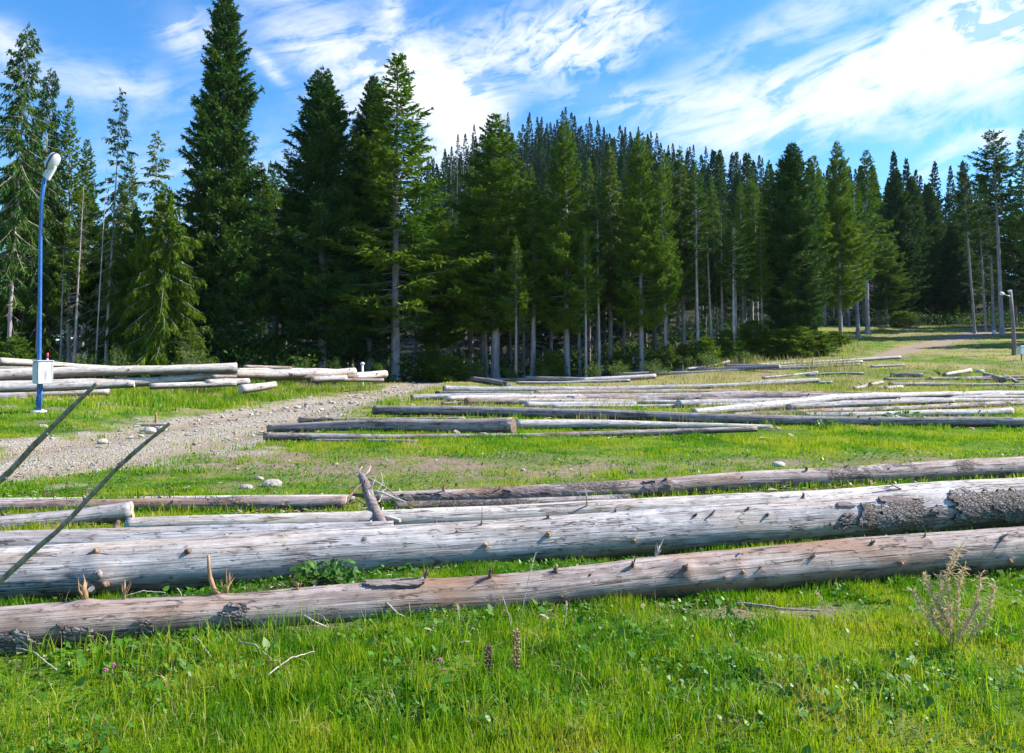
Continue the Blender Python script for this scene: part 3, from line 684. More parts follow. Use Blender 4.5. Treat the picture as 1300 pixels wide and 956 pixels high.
# ---------------------------------------------------------------- the middle rows
GM = 'logs lying in rows across the middle of the clearing'
MID = [
 ('thin crooked log with flaking bark, frontmost of the middle rows', [(335, 549.5, 559), (430, 550, 559.5), (540, 551, 561), (640, 551, 562), (700, 549, 558.5), (850, 545, 553), (960, 541.5, 548.5)], 'log_bark', 0, ('dark', 'grey'), 6),
 ('thinner grey pole lying against the near side of the thin crooked log', [(340, 556, 562), (430, 557, 562.5), (530, 558, 563)], 'log_dark', 0, ('dark', 'dark'), 3),
 ('stout rough barked log tapering to an orange cut end at its left', [(341, 539.5, 549.5), (400, 536, 549.5), (505, 531.5, 550), (600, 531, 552), (652, 530.5, 553)], 'log_dark', 0, ('fresh', 'dark'), 5),
 ('thin reddish log showing just behind the stout rough barked log', [(380, 530, 537), (500, 530, 537), (590, 529, 535)], 'log_bark', 0, ('grey', None), 3),
 ('smooth pinkish log continuing right from the dark butt of the stout log', [(655, 533, 548), (760, 533, 545), (860, 536, 545), (980, 539.5, 546)], 'log_pale', 0, (None, 'grey'), 2),
 ('very long dark brown log that crosses the clearing to the right edge', [(475, 515, 527), (560, 516, 528), (660, 517, 530), (771, 520, 533), (882, 525, 538), (980, 526, 540), (1091, 529.5, 543), (1222, 530, 543.5), (1300, 531, 544), (1440, 533, 546)], 'log_dark', .03, ('fresh', None), 9),
 ('light grey log emerging behind the very long dark log, round butt facing right', [(1080, 524, 531), (1169, 521, 531), (1240, 519, 529), (1283, 517, 528)], 'log_pale', 0, (None, 'grey'), 2),
 ('flat lying silvery log between grass and the very long dark log at the right', [(1020, 524, 532), (1110, 522, 531), (1200, 521, 529)], 'log_grey', .0, (None, None), 1),
 ('pink toned knotty log running diagonally up to the right edge', [(930, 524, 530), (1010, 520, 528), (1091, 516.5, 525), (1156, 515, 523), (1230, 511, 519), (1300, 508, 516), (1420, 503, 511)], 'log_bark', .0, ('grey', None), 8),
 ('bluish grey log with a darker left half, third from the very long dark log', [(1000, 513, 522), (1086, 508, 518), (1150, 506.5, 515), (1209, 505.5, 513)], 'log_grey', .03, (None, 'dark'), 2),
 ('broad pale bent log sweeping from the left up to the right edge', [(880, 519, 529), (960, 511.5, 524), (1025, 505, 518), (1065, 500.5, 511.5), (1175, 497, 504.5), (1300, 495.5, 502.5), (1420, 494, 501)], 'log_pale', .04, (None, None), 3),
 ('greyish log half hidden by weeds near the right edge', [(1190, 504, 510), (1274, 499, 507)], 'log_grey', .0, ('grey', 'grey'), 1),
 ('slender log with many stubs, tapering left, behind the very long dark log', [(560, 510.5, 514), (640, 509.5, 514), (709, 507.5, 514), (820, 504, 512), (882, 501, 511), (980, 497, 509.5), (1045, 498, 507), (1078, 499, 505)], 'log_dark', .02, (None, 'dark'), 9),
 ('bleached log under the slender stubby log, mostly covered by grass', [(700, 514, 519), (840, 513.5, 519), (960, 511, 517)], 'log_pale', .0, (None, None), 1),
 ('cool grey log whose left end lies beside the gravel track', [(522, 501, 509.5), (600, 499, 507), (700, 499.5, 506.5), (850, 499, 505.5), (960, 496, 502)], 'log_grey', .0, ('dark', 'grey'), 2),
 ('dark ended log just behind the cool grey log', [(553, 496.5, 503), (580, 496.5, 503), (680, 497, 503)], 'log_dark', .0, ('dark', None), 2),
 ('speckled grey log with a ragged end nearest the bend of the gravel track', [(563, 489.5, 499.5), (640, 490.5, 499.5), (760, 490.5, 498.5), (857, 488.5, 496), (960, 485, 491), (1040, 480.5, 486)], 'log_grey', .0, ('dark', 'grey'), 5),
 ('short dark log pointing toward the camera beside the gravel track', [(599, 477.5, 485), (618, 480, 487.5), (646, 485, 491.5)], 'log_dark', .0, ('dark', 'grey'), 2),
 ('pale log lying below the forest edge, darker at its right end', [(667, 477, 483.5), (700, 478, 484), (741, 479, 485.5)], 'log_pale', .05, ('grey', 'dark'), 1),
 ('warm white log stacked across the dark tipped log below the forest edge', [(738, 479.5, 485), (790, 477, 483.5), (832, 474.5, 480.5)], 'log_pale', .05, (None, 'fresh'), 0),
 ('thin white pole in dry grass, leftmost below the forest edge', [(655, 484, 488), (720, 484, 488.5), (800, 481, 485)], 'log_pale', 0, (None, None), 0),
 ('dark slim log crossing the heap at the foot of the forest edge', [(752, 471, 475.5), (800, 472.5, 476.5), (845, 470, 474)], 'log_dark', .05, ('fresh', 'dark'), 1),
 ('grey log at the back of the heap below the forest edge', [(745, 468.5, 472.5), (840, 468, 473), (900, 466.5, 472.5), (950, 464.5, 470), (990, 463, 467.5)], 'log_grey', .05, ('grey', 'grey'), 1),
 ('long thin grey log lying in front of the heap below the forest edge', [(780, 473, 478), (880, 471, 476), (980, 466.5, 471.5), (1050, 463.5, 467)], 'log_grey', .0, ('grey', 'grey'), 1),
 ('cream coloured pole rising to the right on top of the heap', [(872, 466.5, 470), (900, 463.5, 467), (926, 457, 460.5)], 'log_pale', .12, ('fresh', 'fresh'), 0),
 ('dark brown log beside the thin white post', [(921, 462.5, 468), (990, 462.5, 467)], 'log_dark', .05, ('dark', None), 1),
 ('very pale long log pointing at the foot of the hill track', [(960, 461.5, 465), (1040, 457.5, 461.5), (1143, 451.5, 455.5)], 'log_pale', .08, (None, 'fresh'), 0),
 ('second pale log under the long log at the foot of the hill track', [(960, 465, 468), (1030, 461.5, 465.5), (1095, 457.5, 461.5)], 'log_pale', .0, (None, 'grey'), 0),
 ('grey log nearest the camera in the bundle at the foot of the hill track', [(985, 466.5, 469.5), (1045, 463.5, 467), (1092, 461, 464)], 'log_grey', .0, (None, 'grey'), 0),
 ('lone thin log in green grass below the hill track', [(1105, 464, 467), (1148, 462, 465)], 'log_grey', .0, ('grey', 'dark'), 0),
 ('white pole of the small fan of poles in dry grass, rising most steeply', [(968, 478, 481), (1010, 474.5, 478), (1038, 471, 474)], 'log_pale', .0, ('grey', 'grey'), 0),
 ('dark edged long pole of the small fan of poles in dry grass', [(1023, 474.5, 478), (1060, 472.5, 475.5), (1096, 472.5, 475.5)], 'log_grey', .04, (None, 'grey'), 0),
 ('pale log at the near side of the small fan of poles', [(950, 484, 488), (1000, 481.5, 486), (1038, 480, 484)], 'log_pale', .0, (None, 'grey'), 0),
 ('short white stub of log beside the small fan of poles', [(1038, 484, 488), (1057, 483.5, 487.5)], 'log_pale', .0, ('grey', 'grey'), 0),
 ('grey tapering log with broken roots in dry grass', [(1084, 491, 496), (1105, 487, 492.5), (1120, 483, 487)], 'log_grey', .0, ('dark', 'grey'), 3),
 ('short pinkish log lying beside a dark root knob', [(1124, 490.5, 495.5), (1145, 488.5, 493.5)], 'log_pale', .0, ('dark', 'grey'), 0),
 ('squat dark bundle like log with shaggy bark in green grass', [(1131, 473.5, 479), (1150, 472.5, 479), (1172, 474, 480)], 'log_dark', .0, ('dark', 'dark'), 5),
 ('bright broken log propped up at an angle in tall grass', [(1199, 473.5, 478), (1215, 470.5, 475.5), (1231, 467.5, 473.5)], 'log_pale', .10, ('dark', 'grey'), 2),
 ('bluish split log with a dark broken end, rightmost in the tall grass', [(1250, 472.5, 477), (1262, 475, 480), (1274, 479, 486)], 'log_grey', .05, ('grey', 'dark'), 3),
 ('thin broken stick leaning off the rightmost split log', [(1274, 474.5, 478), (1284, 479, 482.5), (1292, 484, 487)], 'log_grey', .0, ('grey', 'dark'), 0),
 ('flat grey log lying low at the right edge behind the broad bent log', [(1280, 489.5, 492.5), (1340, 489, 492)], 'log_dark', .0, ('dark', None), 0),
]
_r = random.Random(17)
for i in range(22):      # the many pale logs that fill the rows
    x0 = _r.uniform(560, 1180); yb = _r.uniform(481, 520); ln = _r.uniform(90, 330) * (1 if yb > 495 else .7); th = (yb - 455) * _r.uniform(.12, .17); sl = _r.uniform(-.028, .004)
    MID.append(('pale weathered log lying loose among the named ones of the middle rows', [(x0, yb - th, yb), (x0 + ln * .5, yb - th * .93 + sl * ln * .5, yb + sl * ln * .5), (x0 + ln, yb - th * .8 + sl * ln, yb + sl * ln - th * .1)], _r.choice(['log_pale', 'log_pale', 'log_grey', 'log_warm', 'log_bark']), 0, (_r.choice(['grey', 'dark']), 'grey'), _r.randint(0, 3)))
for lab, pts, mat, lift, ends, nst in MID:
    wid = max(p[2] - p[1] for p in pts)
    yb = max(p[2] for p in pts)
    make_log(lab, pts, mat, lift=lift, ends=ends, group=GM, k=24 if wid > 8 else 14, seg=.12 if wid > 8 else .25, nst=nst, sink=.15, rough=.045)

# ---------------------------------------------------------------- the pile at the left
GP = 'logs piled beside the blue lamp post'
PILE = [
 ('topmost pile log, reddish broken end at the left edge, tapering right behind the lamp post', [(-2, 454, 463.5), (43, 457, 466), (100, 462, 468), (150, 464.5, 469)], 'log_pale', (33, 38), ('fresh', 'grey'), 1),
 ('big bleached pile log with a rounded right end, lying high on the stack', [(-90, 468, 486), (0, 467, 485), (67, 467, 480.5), (150, 464.5, 477), (231, 462, 474), (301, 461, 474.5)], 'log_pale', (28.5, 33), (None, 'grey'), 3),
 ('long pile log directly under the big bleached one, shadowed at its left', [(-90, 486, 499), (0, 484, 496.5), (67, 482, 495), (135, 480, 493), (205, 478, 488.5), (279, 472.5, 481.5)], 'log_pale', (28, 33), (None, 'grey'), 2),
 ('white pile log low on the left, passing behind the lamp pole', [(-90, 499, 509), (0, 497, 507), (60, 496.5, 506), (140, 494, 502.5)], 'log_pale', (28, 29.5), (None, None), 1),
 ('short pile log showing a brown round end left of the lamp pole', [(-60, 500, 511), (34, 499.5, 509)], 'log_grey', (26.5, 27.2), (None, 'dark'), 0),
 ('lowest thin pile log half buried in grass at the lamp foot', [(8, 510, 516), (54, 507.5, 512.5), (95, 505, 509)], 'log_pale', (26, 27.5), ('grey', None), 0),
 ('grey pile log filling the gap under the topmost one', [(-60, 463, 471), (60, 466, 473), (190, 465, 471)], 'log_grey', (34, 37), (None, None), 0),
 ('short white pile log ending just below the rounded big end', [(262, 481.5, 490.5), (290, 480, 489.5), (316, 479.5, 489)], 'log_pale', (30, 31), (None, 'grey'), 0),
 ('stubby bright log slanting out of the pile toward the grass bank', [(305, 489, 500), (328, 486.5, 497.5), (349, 484, 492.5)], 'log_pale', (29.5, 31), ('grey', 'grey'), 1),
 ('pinkish short end poking out between two larger pile logs', [(268, 475.5, 482), (300, 475.5, 480.5)], 'log_warm', (32, 32.6), (None, 'grey'), 0),
 ('flat grey log in the right half of the pile, before the tall grass', [(296, 468.5, 480), (350, 468, 481), (400, 469, 479)], 'log_grey', (34, 38), (None, None), 1),
 ('long log along the back of the right half of the pile', [(300, 467, 472), (380, 467, 473), (450, 469, 475)], 'log_pale', (38, 43), (None, None), 1),
 ('bleached right hand pile log with a knobby end beside the small white post', [(390, 471, 480.5), (425, 470, 479.5), (450, 467.5, 478)], 'log_pale', (38, 40), (None, 'grey'), 3),
 ('last log of the pile, chunky and white, nearest the pale tree trunk', [(449, 472.5, 482), (470, 471.5, 482), (489, 469.5, 479.5)], 'log_pale', (40, 42), ('grey', 'grey'), 1),
 ('low flat log under the chunky last log of the pile', [(432, 480, 485), (480, 480.5, 485), (487, 480, 484)], 'log_warm', (38, 39), ('grey', 'grey'), 0),
]
PILE += [
 ('pale log lying against the near face of the stack behind the switch box', [(-80, 489, 500), (60, 487, 497), (170, 483.5, 492)], 'log_pale', (27.3, 29), (None, 'grey'), 2),
 ('thin log filling the step between the stack and the right half of the pile', [(205, 470, 477), (300, 468.5, 476), (372, 470, 477)], 'log_pale', (34, 36.5), (None, 'grey'), 1),
 ('warm toned log low at the back of the right half of the pile', [(330, 474, 482), (410, 474, 482), (452, 474, 481)], 'log_warm', (36.5, 38.5), (None, 'grey'), 1),
 ('pale log sunk in the bank grass below the rounded big end', [(190, 487, 495), (262, 484, 492), (300, 483, 490)], 'log_pale', (29, 30.5), (None, 'grey'), 1),
 ('short pale log leaning on the knobby ended one', [(395, 478, 486), (440, 476.5, 484.5)], 'log_pale', (37, 37.8), ('grey', 'grey'), 1),
 ('narrow reddish log on top of the right half of the pile', [(310, 463.5, 468.5), (370, 465, 470)], 'log_warm', (38.5, 40), ('grey', 'grey'), 1),
]
for lab, pts, mat, Yr, ends, nst in PILE:
    make_log(lab, pts, mat, Y=Yr, ends=ends, group=GP, k=20, seg=.2, nst=nst, rough=.05)
# ================================================================== GROUND
HP = [hit(x, y) for x, y in ((1010, 463), (1075, 460), (1110, 455), (1150, 446), (1190, 436), (1237, 425), (1262, 417))]
PATH2 = np.array([(p[0], p[1], w) for p, w in zip(HP, (.55, .7, .85, 1.05, 1.3, 1.6, 1.8))])
_d = PATH2[-1] - PATH2[-2]; PATH2 = np.vstack([PATH2, PATH2[-1] + np.array([_d[0] * 3, _d[1] * 3, 0])])
DIRT = [(-1.3, 11.9, 3.6, 1.8, 1.15), (4.2, 12.6, 4.2, .8, .95), (1.5, 10.2, 3.5, .5, .9), (-4.2, 12.6, 2.4, 2.0, 1.25), (-7.5, 10.9, 2.5, .7, .8), (5.5, 29, 6, 2.0, .6), (10, 33, 7, 1.6, .7), (13, 26, 5, .8, .6), (-.5, 34, 4, 1.5, .6), (3.6, 12.3, 3.4, .55, .8), (-9.6, 15.6, 2.2, 1.6, 1.0), (1.55, 5.1, .9, .22, 1.2), (-1.2, 4.75, .8, .15, .8), (0.6, 10.8, 2.2, .5, .8), (6.2, 13.2, 2.5, .5, .6), (-6.5, 23.5, 3.2, 2.0, .6), (-2.0, 5.6, 3.0, .22, .6), (8, 21.5, 4, .8, .5), (-4.6, 19, 1.6, 3, .6)]
def masks(X, Y):
    n1 = fbm(X * 1.1, Y * 1.1, 3.0, o=4); n2 = fbm(X * 3.1 + 9, Y * 3.1, 8.0, o=3); n3 = fbm(X * .25, Y * .25, 1.0, o=3)
    sd = seg_dist(X, Y, PATH)
    p = sst(1.18, .72, sd + .7 * n1 + .4 * n2)
    sd2 = seg_dist(X, Y, PATH2); p2 = sst(1.3, .7, sd2 + .3 * n1)
    d = np.zeros(np.shape(X))
    for (x, y, a, b, s) in DIRT:
        d = np.maximum(d, s * sst(1.35, .3, np.sqrt(((X - x) / a) ** 2 + ((Y - y) / b) ** 2) + .9 * n1 + .5 * n2))
    d = np.maximum(d, .6 * sst(.02, .35, n1 + .35 * n2) * sst(15.5, 13, Y) * sst(8.0, 10, Y))
    d = np.maximum(d, .85 * sst(.06, .34, n1 + .5 * n2) * sst(17, 20, Y))
    d = np.clip(d, 0, 1) * (.55 + .45 * sst(-.25, .15, n2))
    s = sst(.0, .5, n3 + .25 * n1 + .55 * np.exp(-(((X - 13) / 8) ** 2 + ((Y - 40) / 7) ** 2)) + .3 * sst(22, 30, Y) + .22 * sst(36, 50, Y) - .18) * sst(16, 26, Y)
    s = np.maximum(s, .7 * sst(.1, .5, n1 + .6 * np.exp(-(((X + 8.5) / 3) ** 2 + ((Y - 28) / 3) ** 2)) - .1) * sst(20, 24, Y) * sst(-4, -5, X))
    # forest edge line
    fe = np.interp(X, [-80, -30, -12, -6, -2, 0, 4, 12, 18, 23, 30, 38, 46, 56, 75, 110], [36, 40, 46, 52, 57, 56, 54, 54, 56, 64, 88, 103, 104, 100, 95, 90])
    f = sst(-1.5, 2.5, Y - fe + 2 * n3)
    return p, p2, d, s, f
def grow(a, b, s0, g):
    r = [a]
    while r[-1] < b: r.append(r[-1] + s0); s0 *= g
    return r
ys = list(np.arange(-14, 1.5, 1.0)) + list(np.arange(1.5, 14, .09)) + grow(14, 44, .1, 1.017)[0:] + list(np.arange(45, 130, .9)) + list(np.arange(131, 430, 5.0)) + grow(435, 3200, 12, 1.2)
xh = list(np.arange(0.0, 11, .13)) + grow(11.1, 50, .16, 1.02) + grow(51, 300, 1.8, 1.025) + grow(305, 3200, 14, 1.25)
xs = sorted(set([-v for v in xh] + xh)); ys = sorted(set(ys))
GX, GY = np.meshgrid(xs, ys, indexing='ij')
GZ = ground(GX, GY)
mp, mp2, md, ms, mf = masks(GX, GY)
GZ = GZ + mp * .02 * fbm(GX * 6, GY * 6, 2.0, o=3) * (GY < 30)
nx_, ny_ = GX.shape
I, J = np.meshgrid(np.arange(nx_ - 1), np.arange(ny_ - 1), indexing='ij'); I = I.ravel(); J = J.ravel()
Fq = np.stack([I * ny_ + J, (I + 1) * ny_ + J, (I + 1) * ny_ + J + 1, I * ny_ + J + 1], 1)

def ground_mat():
    t = NT('meadow_ground'); P = t.pos()
    n = t.noise(P, .9, 6, .6); nf = t.noise(P, 14, 6, .65); nff = t.noise(P, 60, 4, .6)
    g = t.ramp(t.math('ADD', t.math('MULTIPLY', n, .6), t.math('MULTIPLY', nf, .4)), [(.30, (.020, .055, .003)), (.46, (.060, .13, .004)), (.60, (.14, .21, .008)), (.8, (.22, .22, .04))])
    st = t.ramp(nf, [(.3, (.16, .15, .05)), (.7, (.38, .32, .14))])
    soil = t.ramp(t.math('ADD', t.math('MULTIPLY', nf, .6), t.math('MULTIPLY', nff, .4)), [(.3, (.075, .05, .032)), (.5, (.21, .155, .11)), (.72, (.42, .34, .26))])
    v = t.n('TexVoronoi', {'Vector': P, 'Scale': 17.0, 'Randomness': 1.0}); vc = t.n('SeparateXYZ', {0: v.outputs['Color']}).outputs[0]
    ve = t.n('TexVoronoi', {'Vector': P, 'Scale': 17.0}, feature='DISTANCE_TO_EDGE').outputs[0]
    v2 = t.n('TexVoronoi', {'Vector': P, 'Scale': 48.0}); vc2 = t.n('SeparateXYZ', {0: v2.outputs['Color']}).outputs[0]
    gr = t.mix(vc, (.27, .23, .18), (.64, .58, .51)); gr = t.mix(t.math('MULTIPLY', vc2, .5), gr, (.34, .28, .21))
    gr = t.mix(t.ramp(ve, [(0, 1.0), (.1, 0.0)]), gr, (.20, .165, .125))
    gr = t.mix(t.ramp(n, [(.45, 0.0), (.7, .6)]), gr, (.33, .26, .19))
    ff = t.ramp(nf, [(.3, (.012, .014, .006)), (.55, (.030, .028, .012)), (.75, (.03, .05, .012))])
    c = t.mix(t.attr('straw'), g, st)
    c = t.mix(t.attr('dirt'), c, soil)
    gr = t.mix(t.math('MULTIPLY', t.attr('rut'), t.ramp(n, [(.3, 1.0), (.7, .45)])), gr, t.ramp(nf, [(.3, (.19, .135, .09)), (.7, (.42, .33, .25))]))
    c = t.mix(t.attr('path'), c, gr)
    c = t.mix(t.attr('track'), c, t.mix(nf, (.17, .125, .09), (.36, .285, .22)))
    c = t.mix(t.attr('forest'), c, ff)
    h = t.math('ADD', t.math('MULTIPLY', nf, .6), t.math('ADD', t.math('MULTIPLY', nff, .25), t.math('MULTIPLY', t.math('MULTIPLY', t.attr('path'), t.ramp(ve, [(0, 0.0), (.3, 1.0)])), .5)))
    t.pbr(c, .95, t.bump(h, .8, .05), Specular_IOR_Level=.15); return t.m
_sd = seg_dist(GX, GY, PATH); mrut = np.exp(-((_sd - .48) / .17) ** 2) + .5 * sst(.8, 1.1, _sd)
GZ -= .05 * np.exp(-((_sd - .48) / .17) ** 2) * (GY < 45)
gm = mesh_np('meadow_ground', np.stack([GX, GY, GZ], -1).reshape(-1, 3), Fq.ravel(), np.full(len(Fq), 4), ground_mat(), smooth=True,
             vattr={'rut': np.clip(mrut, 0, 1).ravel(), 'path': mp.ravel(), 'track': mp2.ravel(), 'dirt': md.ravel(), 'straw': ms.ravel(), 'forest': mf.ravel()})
tag(obj('ground', gm), kind='structure')

# ================================================================== GRASS
rng = np.random.default_rng(5)
AX = np.concatenate(LOGSEG)
def on_log(X, Y, fac=.8):
    bad = np.zeros(len(X), bool)
    cell = {}
    near = AX[(AX[:, 3] < .12)]
    key = (np.floor(near[:, 0] / .5).astype(int), np.floor(near[:, 1] / .5).astype(int))
    for i, (a, b) in enumerate(zip(*key)):
        for da in (-1, 0, 1):
            for db in (-1, 0, 1): cell.setdefault((a + da, b + db), []).append(i)
    kx = np.floor(X / .5).astype(int); ky = np.floor(Y / .5).astype(int)
    code = kx * 100000 + ky; order = np.argsort(code); cs = code[order]
    st = np.concatenate([[0], np.nonzero(np.diff(cs))[0] + 1, [len(cs)]])
    for a, b in zip(st[:-1], st[1:]):
        ids = order[a:b]; c = cell.get((kx[ids[0]], ky[ids[0]]))
        if not c: continue
        A = near[c]
        d = np.hypot(X[ids, None] - A[None, :, 0], Y[ids, None] - A[None, :, 1]) < A[None, :, 2] * fac
        bad[ids] = d.any(1)
    return bad

def frustum(n, y0, y1, wide=.72, pad=.6):
    u = rng.random(n); Y = np.sqrt(y0 * y0 + u * (y1 * y1 - y0 * y0)); X = (rng.random(n) * 2 - 1) * (wide * Y + pad)
    return X, Y

def blades(X, Y, H, W, tone, lean=.45, curl=.5):
    n = len(X); Z = ground(X, Y) - .01
    a = rng.random(n) * 2 * PI; l = H * lean * (rng.random(n) * .9 + .1); dx, dy = np.cos(a) * l, np.sin(a) * l
    b = rng.random(n) * PI; wx, wy = np.cos(b) * W / 2, np.sin(b) * W / 2
    B = np.stack([X, Y, Z], 1); Md = B + np.stack([dx * .35, dy * .35, H * .55], 1); T = B + np.stack([dx, dy, H * (1 - curl * l / (H + 1e-6) * .5)], 1)
    Wv = np.stack([wx, wy, np.zeros(n)], 1)
    V = np.stack([B - Wv * .8, B + Wv * .8, Md + Wv * .75, Md - Wv * .75, T], 1)
    idx = np.arange(n)[:, None] * 5
    q = idx + np.array([[0, 1, 2, 3]]); tr = idx + np.array([[3, 2, 4]])
    loops = np.concatenate([q, tr], 1).ravel(); sizes = np.tile([4, 3], n)
    return V.reshape(-1, 3), loops, sizes, np.repeat(tone, 2)

def build_blades(name, parts, mat, kind='stuff'):
    V = []; Lp = []; S = []; T = []; o = 0
    for v, l, s, t in parts: V.append(v); Lp.append(l + o); S.append(s); T.append(t); o += len(v)
    return mesh_np(name, np.concatenate(V), np.concatenate(Lp), np.concatenate(S), mat, fattr={'tone': np.concatenate(T)})

def grass_zone(n, y0, y1, h, w, keepmin=0.0, wide=.72):
    X, Y = frustum(n, y0, y1, wide)
    p, p2, d, s, f = masks(X, Y)
    dens = (1 - p * .965) * (1 - .93 * d) * (1 - p2) * (1 - .75 * f)
    pat = fbm(X * 1.3, Y * 1.3, 4.0, o=3)
    dens *= np.clip(.75 + .8 * pat, .25, 1)
    k = rng.random(n) < dens
    X, Y, s, pat, d = X[k], Y[k], s[k], pat[k], d[k]
    k = ~on_log(X, Y); X, Y, s, pat, d = X[k], Y[k], s[k], pat[k], d[k]
    m = len(X)
    H = h * (.35 + .95 * rng.random(m) ** 1.5) * np.clip(1 + .9 * fbm(X * 4.2, Y * 4.2, 1.0, o=2), .5, 1.7) * np.clip(1 + 1.1 * fbm(X * .8 + 3, Y * .8, 9.0, o=3), .45, 1.8) * (1 - .3 * d)
    tone = np.clip(.50 + .5 * fbm(X * .55, Y * .55, 2.0, o=3) + .30 * (rng.random(m) - .5) + .35 * s + .55 * fbm(X * 3.5, Y * 3.5, 6.0, o=2), 0, .93)
    dry = rng.random(m) < (.035 + .3 * s); tone[dry] = .97
    return blades(X, Y, H, w * (.6 + .8 * rng.random(m)), tone)

G = [grass_zone(400000, 2.4, 6.2, .056, .0056), grass_zone(300000, 6.2, 11, .055, .0085), grass_zone(300000, 11, 20, .075, .014),
     grass_zone(170000, 20, 44, .12, .030), grass_zone(150000, 44, 105, .12, .055)]
tag(obj('meadow_grass', build_blades('meadow_grass', G, M['grass'])), 'short bright green grass covering the clearing between the logs', 'grass', kind='stuff')

# taller tufts hugging the logs and the grass bank near the pile
def tufts(centres, nper, rad, h, w, tone0, tonev, lean=.5):
    c = np.repeat(np.asarray(centres)[:, :2], nper, 0); n = len(c)
    X = c[:, 0] + rng.normal(0, rad, n); Y = c[:, 1] + rng.normal(0, rad, n)
    k = ~on_log(X, Y, .85); X, Y = X[k], Y[k]; n = len(X)
    return blades(X, Y, h * (.5 + .8 * rng.random(n)), w * (.6 + .8 * rng.random(n)), np.clip(tone0 + tonev * (rng.random(n) - .5), 0, 1), lean)
cs = []
for L in (L1, L2, L3, L5, L4, L7):
    side = -L.B if L.B[0][1] > 0 else L.B
    for i in range(0, len(L.C), 2):
        if rng.random() < .55:
            q = L.C[i] + side[i] * (L.R[i] * rng.uniform(.8, 1.3)); cs.append(q)
        if rng.random() < .35:
            q = L.C[i] - side[i] * (L.R[i] * rng.uniform(.9, 1.5)); cs.append(q)
T1 = tufts(cs, 12, .035, .085, .006, .30, .5)
bank = [hit(rng.uniform(150, 500), y) for y in rng.uniform(478, 520, 260)]
bank = [b for b in bank if seg_dist(b[0], b[1], PATH) > 1.25]
T2 = tufts(bank, 60, .22, .30, .022, .42, .6)
mid = [hit(rng.uniform(520, 1300), y) for y in rng.uniform(488, 548, 260)]
T3 = tufts(mid, 26, .12, .16, .018, .5, .7)
nearb = [hit(rng.uniform(0, 1300), y) for y in rng.uniform(800, 940, 150)]
T4 = tufts(nearb, 22, .045, .17, .006, .45, .7, .6)
tag(obj('grass_tufts', build_blades('grass_tufts', [T1, T2, T3, T4], M['grass'])), 'taller tufts of grass along the logs and on the bank', 'grass', kind='stuff')
# clover and small round leaves low between the blades
def clover(n, y0, y1, r):
    X, Y = frustum(n, y0, y1); p, p2, d, s_, f = masks(X, Y)
    cl = fbm(X * 2.2 + 4, Y * 2.2, 12.0, o=3); k = (rng.random(n) < np.clip(.25 + 1.6 * cl, .04, 1) * (1 - p) * (1 - .6 * d)); X, Y = X[k], Y[k]; k = ~on_log(X, Y); X, Y = X[k], Y[k]; n = len(X)
    C = np.stack([X, Y, ground(X, Y) + .012 + .045 * rng.random(n)], 1); a = rng.random(n) * 2 * PI; tl = rng.normal(0, .5, (n, 2)); R = r * (.6 + .8 * rng.random(n))
    V = []
    for q in range(6):
        g = a + q * PI / 3; rr = R * (1 if q % 2 else .8); dx, dy = np.cos(g) * rr, np.sin(g) * rr; V.append(C + np.stack([dx, dy, dx * tl[:, 0] + dy * tl[:, 1]], 1))
    V = np.stack(V, 1).reshape(-1, 3); return V, np.arange(n * 6), np.full(n, 6), np.clip(.25 + .5 * rng.random(n), 0, 1)
tag(obj('clover', build_blades('clover', [clover(60000, 2.4, 6.5, .010), clover(40000, 6.5, 14, .016), clover(9000, 2.4, 7, .021)], M['leaf_low'])), 'small round clover leaves low in the grass', 'ground cover', kind='stuff')
# dry bents
def bent_centres():
    c = [hit(rng.uniform(-50, 1350), y) for y in rng.uniform(770, 955, 260)]
    c += [hit(rng.uniform(150, 480), y) for y in rng.uniform(475, 505, 70)]
    c += [hit(rng.uniform(840, 1300), y) for y in rng.uniform(466, 500, 150)]
    c += [hit(rng.uniform(600, 1200), y) for y in rng.uniform(488, 540, 70)]
    return c
bc = bent_centres()
near_b = [c for c in bc if c[1] < 8]; far_b = [c for c in bc if c[1] >= 8]
mids = AX[(AX[:, 1] > 8) & (AX[:, 1] < 46) & (AX[:, 3] < .15)]; mids = mids[rng.random(len(mids)) < .85].copy(); mids[:, 1] -= mids[:, 2] * rng.uniform(.85, 1.5, len(mids))
T8 = tufts(mids, 9, .06, .11, .013, .42, .8)
tag(obj('log_side_grass', build_blades('log_side_grass', [T8], M['grass'])), 'grass grown up along the near sides of the middle logs', 'grass', kind='stuff')
T5 = tufts(near_b, 7, .08, .13, .0032, .6, .8, 1.5); T6 = tufts(far_b, 40, .35, .30, .022, .4, .8, .5)
ed = [hit(rng.uniform(560, 1100), y) for y in rng.uniform(440, 474, 120)]
ed = [c for c in ed if c[1] < 110]
T7 = tufts(ed, 36, .5, .65, .04, .45, .9, .5)
tag(obj('dry_grass', build_blades('dry_grass', [T5, T6, T7], M['straw'])), 'dry straw coloured grass stalks among the logs and along the forest edge', 'grass', kind='stuff')

